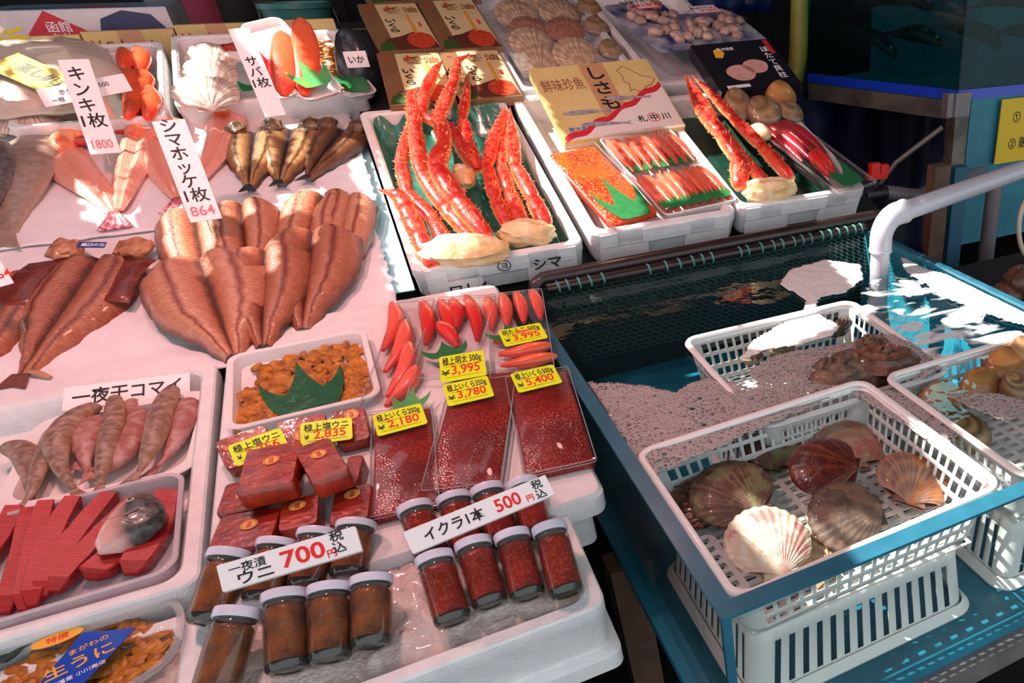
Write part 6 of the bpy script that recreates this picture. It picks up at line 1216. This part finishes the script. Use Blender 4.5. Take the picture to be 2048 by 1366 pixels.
# valve, return pipe, hose, blue sheets, posts
vp = lambda x, y: at(x, y, (.80, 0, 0)); v0 = ony(1770, 384, 2.42); v1 = ony(1835, 392, 2.40); v2 = ony(1900, 366, 2.48)
b = MB(); t = thing('valve_pipe', 'dark grey pipe with a black valve and red handle beside the steel post', 'pipe', T3(v0)); z0 = Vector((0, 0, 0))
b.tube([z0, (v1-v0)*.6, v1-v0, (v1-v0)+(v2-v1)*.3, v2-v0, (v2-v0)+(v2-v1)*1.2], [.027, .027, .027, .027, .022, .022], 16).build('elbow', PVCD, t)
b = MB(); b.tube([Vector((-.10, 0, .0)), z0], .03, 14); b.tube([Vector((-.05, 0, 0)), Vector((-.05, 0, .055))], .016, 12); b.build('valve_body', mat('valve_black', (26, 26, 28), .4), t)
b = MB(); b.box(-.085, .0, -.014, .014, .055, .075); b.box(-.075, -.035, -.012, .012, .07, .115); b.box(-.03, .005, -.012, .012, .07, .105); b.build('red_handle', mat('handle_red', (226, 36, 20), .4, coat=.3), t, smooth=False)
b = MB(); p0 = ony(1990, 372, 2.3); b.tube([p0+Vector((0, 0, .04)), Vector((p0.x, p0.y, 0))], .034, 16); tag(b.build('grey_pipe', PVCD), 'dark vertical grey pipe at the right behind the hose', 'pipe')
b = MB(); hc = ony(2085, 450, 1.9); b.tube([hc+Vector((.115*math.cos(a), .03*math.sin(a), .135*math.sin(a))) for a in np.linspace(.3, 6.1, 40)], .009, 10); tag(b.build('hose', mat('hose_cream', (196, 182, 160), .4)), 'cream hose loop at the right edge beside the tank', 'hose')
for (px0, px1, lb, m, y) in (((1866, 400), (1896, 560), 'brown wooden post behind the right glass of the tank', WOODB, 2.25), ((1905, 400), (1932, 560), 'blue painted post beside the brown post', mat('post_blue', (40, 92, 116), .5), 2.3)):
    a = ony(px0[0], px0[1], y); c = ony(px1[0], px0[1], y); b = MB(); b.box(a.x, c.x, y, y+.05, 0, a.z+.12); tag(b.build('post', m, smooth=False), lb, 'post')
TARP = mat('blue_tarp', (16, 24, 70), .5, (10, 16, 48), 6, .5, 8); b = MB(); rows = []
for j in range(16): rows.append([(1.50+1.6*i/30, 3.35+.02*math.sin(i*1.1)+.03*mnoise.noise(Vector((i*.4, j*.3, 0)))+.25*(i/30), .02+1.0*j/15) for i in range(31)])
b.loft(rows, closed=False); o = tag(b.build('blue_tarp', TARP), 'dark blue tarp hanging behind the steel frame', 'tarp'); o.modifiers.new('thick', 'SOLIDIFY').thickness = .004
b = MB(); rows = []
for j in range(16): rows.append([(1.62+.62*i/20+.02*math.sin(j), 4.35+.05*mnoise.noise(Vector((i*.4, j*.5, 3))), 1.30+.75*j/15) for i in range(21)])
b.loft(rows, closed=False); o = tag(b.build('blue_tarp', mat('blue_sheet', (24, 40, 110), .4, (14, 24, 74), 5, .6, 9)), 'blue plastic sheet hanging behind the frozen bags at the top', 'tarp'); o.modifiers.new('thick', 'SOLIDIFY').thickness = .004
b = MB(); a = ony(1582, 200, 3.5); c = ony(1600, 20, 3.5); b.tube([a-Vector((0, 0, .2)), a, (a+c)/2+Vector((.015, 0, 0)), c, c+Vector((.03, 0, .3))], .045, 12); tag(b.build('yellow_hose', mat('hose_yellow', (150, 140, 50), .5, (120, 124, 40), 6)), 'thick yellow green hose hanging left of the tall tank', 'hose')
for i, (x, y, s) in enumerate(((2010, 590, .07), (2045, 560, .08), (2040, 610, .06))):
    b = MB(); blob(b, (s, s*.8, s*.6), 90+i, .2); tag(b.build('shell_heap_clam', OYS2, None, T3(ony(x, y, 1.75))), f'dim brown shellfish beyond the right glass of the tank, {["left", "upper right", "lower right"][i]}', 'clam', 'dim shellfish beyond the tank')
cr = MB(); cr.box(1.46, 2.3, 1.5, 2.1, 0, .56); tag(cr.build('dark_crate', mat('crate_dark', (24, 26, 30), .7), smooth=False), 'dark crate on the floor right of the shellfish tank', 'crate')
# ---- things behind the left display
def cart(label, q, pl, th, m, name='carton', par=None):
    M, w, d = quad(*q, pl, 0); t = thing(name, label, 'carton', M @ T3((0, 0, -th))); MB().rr([(w, d, .004, 0), (w, d, .004, th)], 2).build('carton', m, t, smooth=False); return t, w, d
CARDF = mat('carton_front_ochre', (206, 184, 120), .6, (196, 172, 108), 8)
for i, (q0, q1, lb) in enumerate((((60, 75), (158, 68), 'behind the plastic bag'), ((160, 68), (345, 54), 'behind the upper left box'), ((346, 54), (505, 42), 'left of the mackerel sign'), ((507, 42), (668, 38), 'right of the mackerel sign'))):
    Y = 3.78; a = ony(*q0, Y); c = ony(*q1, Y); t = thing('fish_gift_box', 'ochre fish carton standing behind the styrofoam boxes, '+lb, 'carton', T3((a+c)/2-Vector((0, 0, .16))), 'ochre cartons behind the boxes'); w = (c-a).length-.004
    b = MB(); b.box(-w/2, w/2, 0, .05, -.05, .16); b.build('carton', CARDF, t, smooth=False); b = MB(); b.box(-w*.12, w*.14, -.001, .02, -.05, .1603); b.build('tan_panel', CARDB, t, smooth=False)
    text('鮮味', .075, MARO, 'faint_lettering', t, T3((-w*.30, -.0012, .10)) @ RX(math.pi/2), .0); text('ししゃも', .04, BLACK, 'lettering', t, T3((w*.01, -.0018, .11)) @ RX(math.pi/2), .012)
GB = mat('gift_box_white', (222, 214, 214), .4, (196, 184, 190), 4, coat=.3); GBB = mat('gift_box_blue', (92, 142, 176), .4, (130, 170, 196), 3, coat=.3); NAVY = mat('print_navy', (30, 40, 84), .4); YLL = mat('print_yellow', (240, 214, 40), .5)
Yg = 3.95; a = ony(-40, 70, Yg); c = ony(345, 48, Yg); t = thing('salmon_gift_box', 'large white and blue printed gift box at the upper left corner', 'gift box', T3((a+c)/2)); w = (c-a).length; zt = ony(160, 18, Yg).z-(a.z+c.z)/2
b = MB(); b.box(-w/2, w/2, 0, .5, -.15, zt); b.build('box_front', GB, t, smooth=False); b = MB(); b.box(-w/2+.002, w/2-.002, -.002, .498, zt, zt+.0015); b.build('blue_top', GBB, t, smooth=False)
Mf_ = T3((0, -.0015, 0)) @ RX(math.pi/2)
flat([(-.13, .0), (-.03, .10), (.13, -.01), (.02, -.08)], 0, 'red_diamond', CRIM, t).matrix_local = T3((-.055, -.0015, -.012)) @ RX(math.pi/2) @ Matrix.Scale(.72, 4)
text('函館\n名物', .036, WHITE, 'diamond_lettering', t, T3((-.055, -.003, -.008)) @ RX(math.pi/2), .01); text('浜', .09, YLL, 'yellow_lettering', t, T3((-.19, -.0018, -.03)) @ RX(math.pi/2), .03)
flat([(.02, -.05), (.05, .03), (.12, .055), (.20, .04), (.26, -.05)], 0, 'navy_shape', NAVY, t).matrix_local = T3((.02, -.0015, 0)) @ RX(math.pi/2)
text('函館名物', .05, BLACK, 'top_lettering', t, T3((-.1, .13, zt+.002)), .01); flat([(-.12, 0), (0, .07), (.12, 0), (0, -.07)], zt+.0018, 'red_diamond', CRIM, t).location = (.06, .11, .0005)
# clutter far behind
rd = random.Random(12); CL = [('clutter_navy', (34, 50, 110)), ('clutter_rose', (156, 60, 84)), ('clutter_grey', (120, 122, 130)), ('clutter_black', (22, 22, 26)), ('clutter_olive', (84, 82, 60)), ('clutter_dark', (34, 32, 36))]; CLM = [mat(n_, c_, .8) for n_, c_ in CL]
cn = ['navy', 'rose', 'grey', 'black', 'olive', 'charcoal']
for i, (x, k) in enumerate(((352, 2), (392, 0), (420, 1), (455, 3), (490, 5), (540, 4), (640, 5), (685, 3))):
    p = ony(x, 60, 5.2+.16*(i % 2)-.08); t = thing('hanging_coat', f'blurred {cn[k]} coat hanging far behind the left display, {["first", "second", "third", "fourth", "fifth", "sixth", "seventh", "eighth"][i]} from left', 'coat', T3(p-Vector((0, 0, .6)))); b = MB(); rings = []
    for z, s in ((0, 1), (.5, .9), (.85, .8), (.95, .45), (1.0, .16)): rings.append([((.085+.012*math.sin(5*q+i))*s*math.cos(q), .05*s*math.sin(q), z) for q in [2*math.pi*j/20 for j in range(20)]])
    b.loft(rings).build('body', CLM[k], t); b = MB(); b.tube([(0, 0, .98), (0, 0, 1.06), (.03, 0, 1.09), (.05, 0, 1.06)], .004, 6).build('hook', CLM[2], t)
rl = MB(); rl.tube([(ony(330, 60, 5.2).x-.3, 5.2, ony(480, 60, 5.2).z+.47), (ony(720, 60, 5.2).x+.2, 5.2, ony(480, 60, 5.2).z+.47)], .012, 8); tag(rl.build('hanging_rail', CLM[2]), 'thin rail holding the coats far behind the display', 'rail')
bp = ony(600, 40, 4.7); bk_ = thing('bucket', 'teal plastic bucket behind the propped roe tray', 'bucket', T3(bp-Vector((0, 0, .20)))); TB = mat('bucket_teal', (70, 140, 136), .4); MB().lathe([(0, 0), (.11, 0), (.145, .26), (.15, .26), (.15, .27), (.14, .27), (.106, .006), (0, .006)], 28).build('body', TB, bk_); b = MB(); b.lathe([(.147, .25), (.156, .25), (.156, .272), (.147, .272), (.147, .25)], 28).build('rim', TB, bk_)
b = MB(); b.tube([(-.15, 0, .25), (-.16, -.05, .16), (0, -.16, .10), (.16, -.05, .16), (.15, 0, .25)], .004, 6).build('handle', CLM[2], bk_)
bs = MB(); p = ony(640, 60, 4.7); bs.box(p.x-1.8, p.x+.6, 4.55, 5.0, 0, bp.z-.205); tag(bs.build('back_table', CLM[5], smooth=False), 'dark table far behind the display carrying the teal bucket', 'table')
o = MB(); q = ony(700, 75, 3.9); o.box(q.x-.06, q.x+.08, 3.88, 4.0, q.z-.3, q.z+.03); tag(o.build('cream_box', CARDF, smooth=False), 'small cream box left of the brown roe cartons', 'box')
db = thing('dark_food_bag', 'black printed food bag between the sea urchin tray and the roe cartons', 'food bag', T3(ony(722, 150, 3.35))); b = MB(); blob(b, (.075, .06, .15), 3, .15, 2, 18, 12); b.build('film', mat('bag_black', (34, 36, 42), .3, coat=.5), db); b = MB(); b.box(-.035, .035, -.066, -.06, .03, .08); b.build('white_panel', WHITE, db, smooth=False); text('いか', .026, BLACK, 'lettering', db, T3((0, -.0665, .055)) @ RX(math.pi/2), .02)
# drain cover floor mat under the tank front
mt = MB(); nx = 40; V = [(-.1+1.9*i/nx, -.6+1.2*j/26, .012) for j in range(27) for i in range(nx+1)]; mt.add(V, [(j*(nx+1)+i, j*(nx+1)+i+1, (j+1)*(nx+1)+i+1, (j+1)*(nx+1)+i) for j in range(26) for i in range(nx) if not ((i % 2) and (j % 2))]); o = tag(mt.build('rubber_mat', mat('rubber_black', (38, 34, 34), .6, (28, 26, 26), 30), smooth=False), 'black perforated rubber mat on the floor before the tank', 'mat'); md = o.modifiers.new('thick', 'SOLIDIFY'); md.thickness = .012
# ============================================================ unseen awning, its gaps cut to throw the sun patches; lamps
AZ = 2.65
def awn(x, y, P):
    p = P(x, y); s = (AZ-p.z)/(-SUN.z); return (p.x-SUN.x*s, p.y-SUN.y*s)
cP = lambda x, y: cl(x, y, .03); tP = lambda x, y: at(x, y, PT, .02); sP = lambda x, y: at(x, y, PS, .03); wP = lambda x, y: at(x, y, (.76, 0, 0)); rP = lambda x, y: at(x, y, (.80, 0, 0)); pP = lambda x, y: ony(x, y, 1.72)
LIT = [(sP, [(0, 60), (60, 40), (130, 105), (60, 130), (0, 110)]), (lambda x, y: at(x, y, (.487, 0, 0)), [(1780, 610), (1900, 630), (2010, 690), (1980, 760), (1880, 790), (1790, 700)]), (sP, [(478, 58), (519, 54), (551, 230), (509, 236)]), (sP, [(560, 40), (630, 20), (634, 200), (585, 190), (560, 100)]), (sP, [(375, 95), (440, 98), (450, 215), (370, 210)]), (sP, [(250, 85), (335, 78), (335, 240), (300, 240), (270, 120)]), (sP, [(430, 200), (470, 210), (465, 280), (430, 300)]), (sP, [(80, 175), (150, 160), (160, 215), (100, 220)]),
       (cP, [(150, 385), (175, 360), (200, 400), (195, 440), (160, 420)]), (cP, [(205, 385), (250, 395), (245, 450), (210, 440)]), (cP, [(255, 245), (300, 250), (300, 330), (265, 350), (245, 400), (235, 360)]), (cP, [(110, 265), (150, 250), (145, 300), (120, 330)]), (cP, [(20, 290), (60, 285), (50, 320), (15, 310)]), (cP, [(500, 260), (545, 250), (560, 330), (540, 350), (510, 310)]), (cP, [(600, 280), (625, 240), (620, 320), (590, 340)]),
       (cP, [(330, 415), (375, 400), (440, 440), (440, 500), (400, 530), (345, 520)]), (cP, [(375, 500), (450, 520), (455, 590), (420, 560), (390, 545)]), (cP, [(545, 375), (620, 360), (650, 380), (630, 430), (560, 440)]), (cP, [(530, 515), (570, 500), (600, 540), (590, 580), (550, 560)]), (cP, [(450, 400), (510, 400), (520, 440), (460, 440)]), (cP, [(625, 470), (665, 470), (655, 505), (625, 500)]), (cP, [(690, 190), (740, 210), (780, 400), (800, 560), (760, 560), (735, 400), (690, 330)]),
       (tP, [(745, 225), (800, 215), (850, 110), (950, 100), (900, 200), (880, 300), (900, 380), (960, 440), (1000, 480), (980, 520), (850, 545), (800, 480), (750, 380)]), (tP, [(930, 120), (960, 140), (950, 320), (920, 300)]), (tP, [(985, 225), (1030, 210), (1045, 330), (1090, 430), (1060, 440), (1020, 400)]),
       (tP, [(1000, 110), (1062, 120), (1118, 250), (1200, 440), (1190, 505), (1120, 480), (1050, 340), (1018, 220)]), (tP, [(1100, 285), (1220, 270), (1250, 330), (1290, 430), (1220, 440), (1170, 400)]), (tP, [(1240, 290), (1265, 280), (1300, 330), (1285, 345)]), (tP, [(1280, 270), (1300, 268), (1330, 330), (1310, 335)]), (tP, [(1330, 250), (1440, 240), (1480, 330), (1545, 400), (1500, 420), (1465, 410), (1420, 350), (1380, 310)]), (tP, [(1290, 345), (1340, 335), (1370, 390), (1330, 400)]), (tP, [(1370, 150), (1400, 160), (1480, 270), (1440, 250)]), (tP, [(1510, 255), (1545, 255), (1550, 300), (1520, 290)]), (tP, [(1570, 260), (1605, 290), (1620, 350), (1580, 320)]),
       (pP, [(1722, 425), (1765, 425), (1750, 575), (1722, 575)]), (pP, [(1760, 420), (1840, 395), (1900, 385), (1900, 372), (1840, 375), (1770, 405)]), (wP, [(1800, 530), (1850, 530), (2048, 620), (2100, 640), (2100, 730), (1980, 700), (1900, 660), (1800, 640), (1760, 600)]), (wP, [(1480, 700), (1560, 640), (1640, 625), (1720, 600), (1770, 640), (1680, 665), (1560, 720)]), (wP, [(1378, 690), (1480, 655), (1500, 690), (1400, 720)]),
       (rP, [(1690, 1080), (1850, 1010), (2048, 935), (2100, 930), (2100, 990), (2048, 1010), (1850, 1090), (1720, 1140)]), (wP, [(1830, 870), (1900, 890), (2000, 950), (2000, 975), (1900, 1010), (1780, 1060), (1700, 1080), (1720, 1040), (1800, 950), (1870, 925)]), (wP, [(1495, 1010), (1560, 985), (1640, 1040), (1640, 1110), (1600, 1160), (1555, 1150), (1470, 1040)]), (wP, [(1440, 965), (1540, 955), (1560, 990), (1500, 1010)]), (wP, [(1640, 1000), (1720, 1000), (1760, 1050), (1700, 1080), (1660, 1060)]), (lambda x, y: at(x, y, (.487, 0, 0)), [(1800, 1366), (1830, 1330), (1960, 1240), (2060, 1190), (2100, 1180), (2100, 1230), (1960, 1300), (1860, 1366)]), (wP, [(1930, 850), (2040, 860), (2048, 930), (1960, 920)])]
LP = [[awn(x, y, P) for x, y in q] for P, q in LIT]
LB = [(min(p[0] for p in q), max(p[0] for p in q), min(p[1] for p in q), max(p[1] for p in q)) for q in LP]
ax0, ax1, ay0, ay1 = min(b[0] for b in LB)-.05, max(b[1] for b in LB)+.05, min(b[2] for b in LB)-.05, max(b[3] for b in LB)+.05
cell = .014; nx = int((ax1-ax0)/cell)+1; ny = int((ay1-ay0)/cell)+1; ids = {}; V = []; Fc = []
def vid(i, j):
    if (i, j) not in ids: ids[i, j] = len(V); V.append((ax0+i*cell, ay0+j*cell, AZ))
    return ids[i, j]
for i in range(nx):
    for j in range(ny):
        x = ax0+(i+.5)*cell; y = ay0+(j+.5)*cell; qx = x+.012*mnoise.noise(Vector((x*40, y*40, 0))); qy = y+.012*mnoise.noise(Vector((x*40, y*40, 5)))
        if any(b[0] < qx < b[1] and b[2] < qy < b[3] and inpoly(qx, qy, q) for b, q in zip(LB, LP)): continue
        Fc.append((vid(i, j), vid(i+1, j), vid(i+1, j+1), vid(i, j+1)))
x1 = ax0+nx*cell; y1 = ay0+ny*cell; mb = MB(); mb.add(V, Fc)
for (a, b_, c, d) in ((-5, ax0, ay0, y1), (x1, 6, ay0, y1), (-5, 6, -.3, ay0), (-5, 6, y1, 7.4)): mb.box(a, b_, c, d, AZ-.002, AZ+.002)
o = mb.build('awning_gobo', AWN, smooth=False); struct(o)
# market lamps with reddish light over the fish
def lamp(x, y, z, e, c, r=.05):
    t = thing('hanging_lamp', f'red market lamp hanging {"over the fish" if x < -.3 else "over the roe packs" if x < .1 else "over the crab box"}, above the picture', 'lamp', T3((x, y, z)), 'red market lamps'); MB().lathe([(.02, .10), (.03, .08), (.10, .0), (.098, 0), (.028, .075), (.018, .095)], 24).build('shade', mat('lamp_shade', (60, 58, 60), .5) if 'lamp_shade' not in bpy.data.materials else bpy.data.materials['lamp_shade'], t)
    b = MB(); b.tube([(0, 0, .1), (0, 0, AZ-z)], .004, 6).build('cord', BLACK, t)
    l = bpy.data.lights.new('lamp', 'POINT'); l.energy = e; l.color = c; l.shadow_soft_size = r; lo = bpy.data.objects.new('lamp_light', l); COL.objects.link(lo); lo.parent = t; lo.location = (0, 0, -.02)
tl = bpy.data.lights.new('tank_fill_light', 'POINT'); tl.energy = 4.5; tl.color = (.6, .95, 1); tl.shadow_soft_size = .1; to = bpy.data.objects.new('tank_fill_light', tl); COL.objects.link(to); to.parent = bt; to.location = (.35, .25, 2.1)  # added fill light to brighten the dark tank; no lamp is seen there
RL = (1, .46, .44)
lamp(-.55, 1.9, 2.0, 30, RL); lamp(-.15, 1.4, 2.0, 24, RL); lamp(.55, 2.3, 2.1, 10, (1, .5, .44))
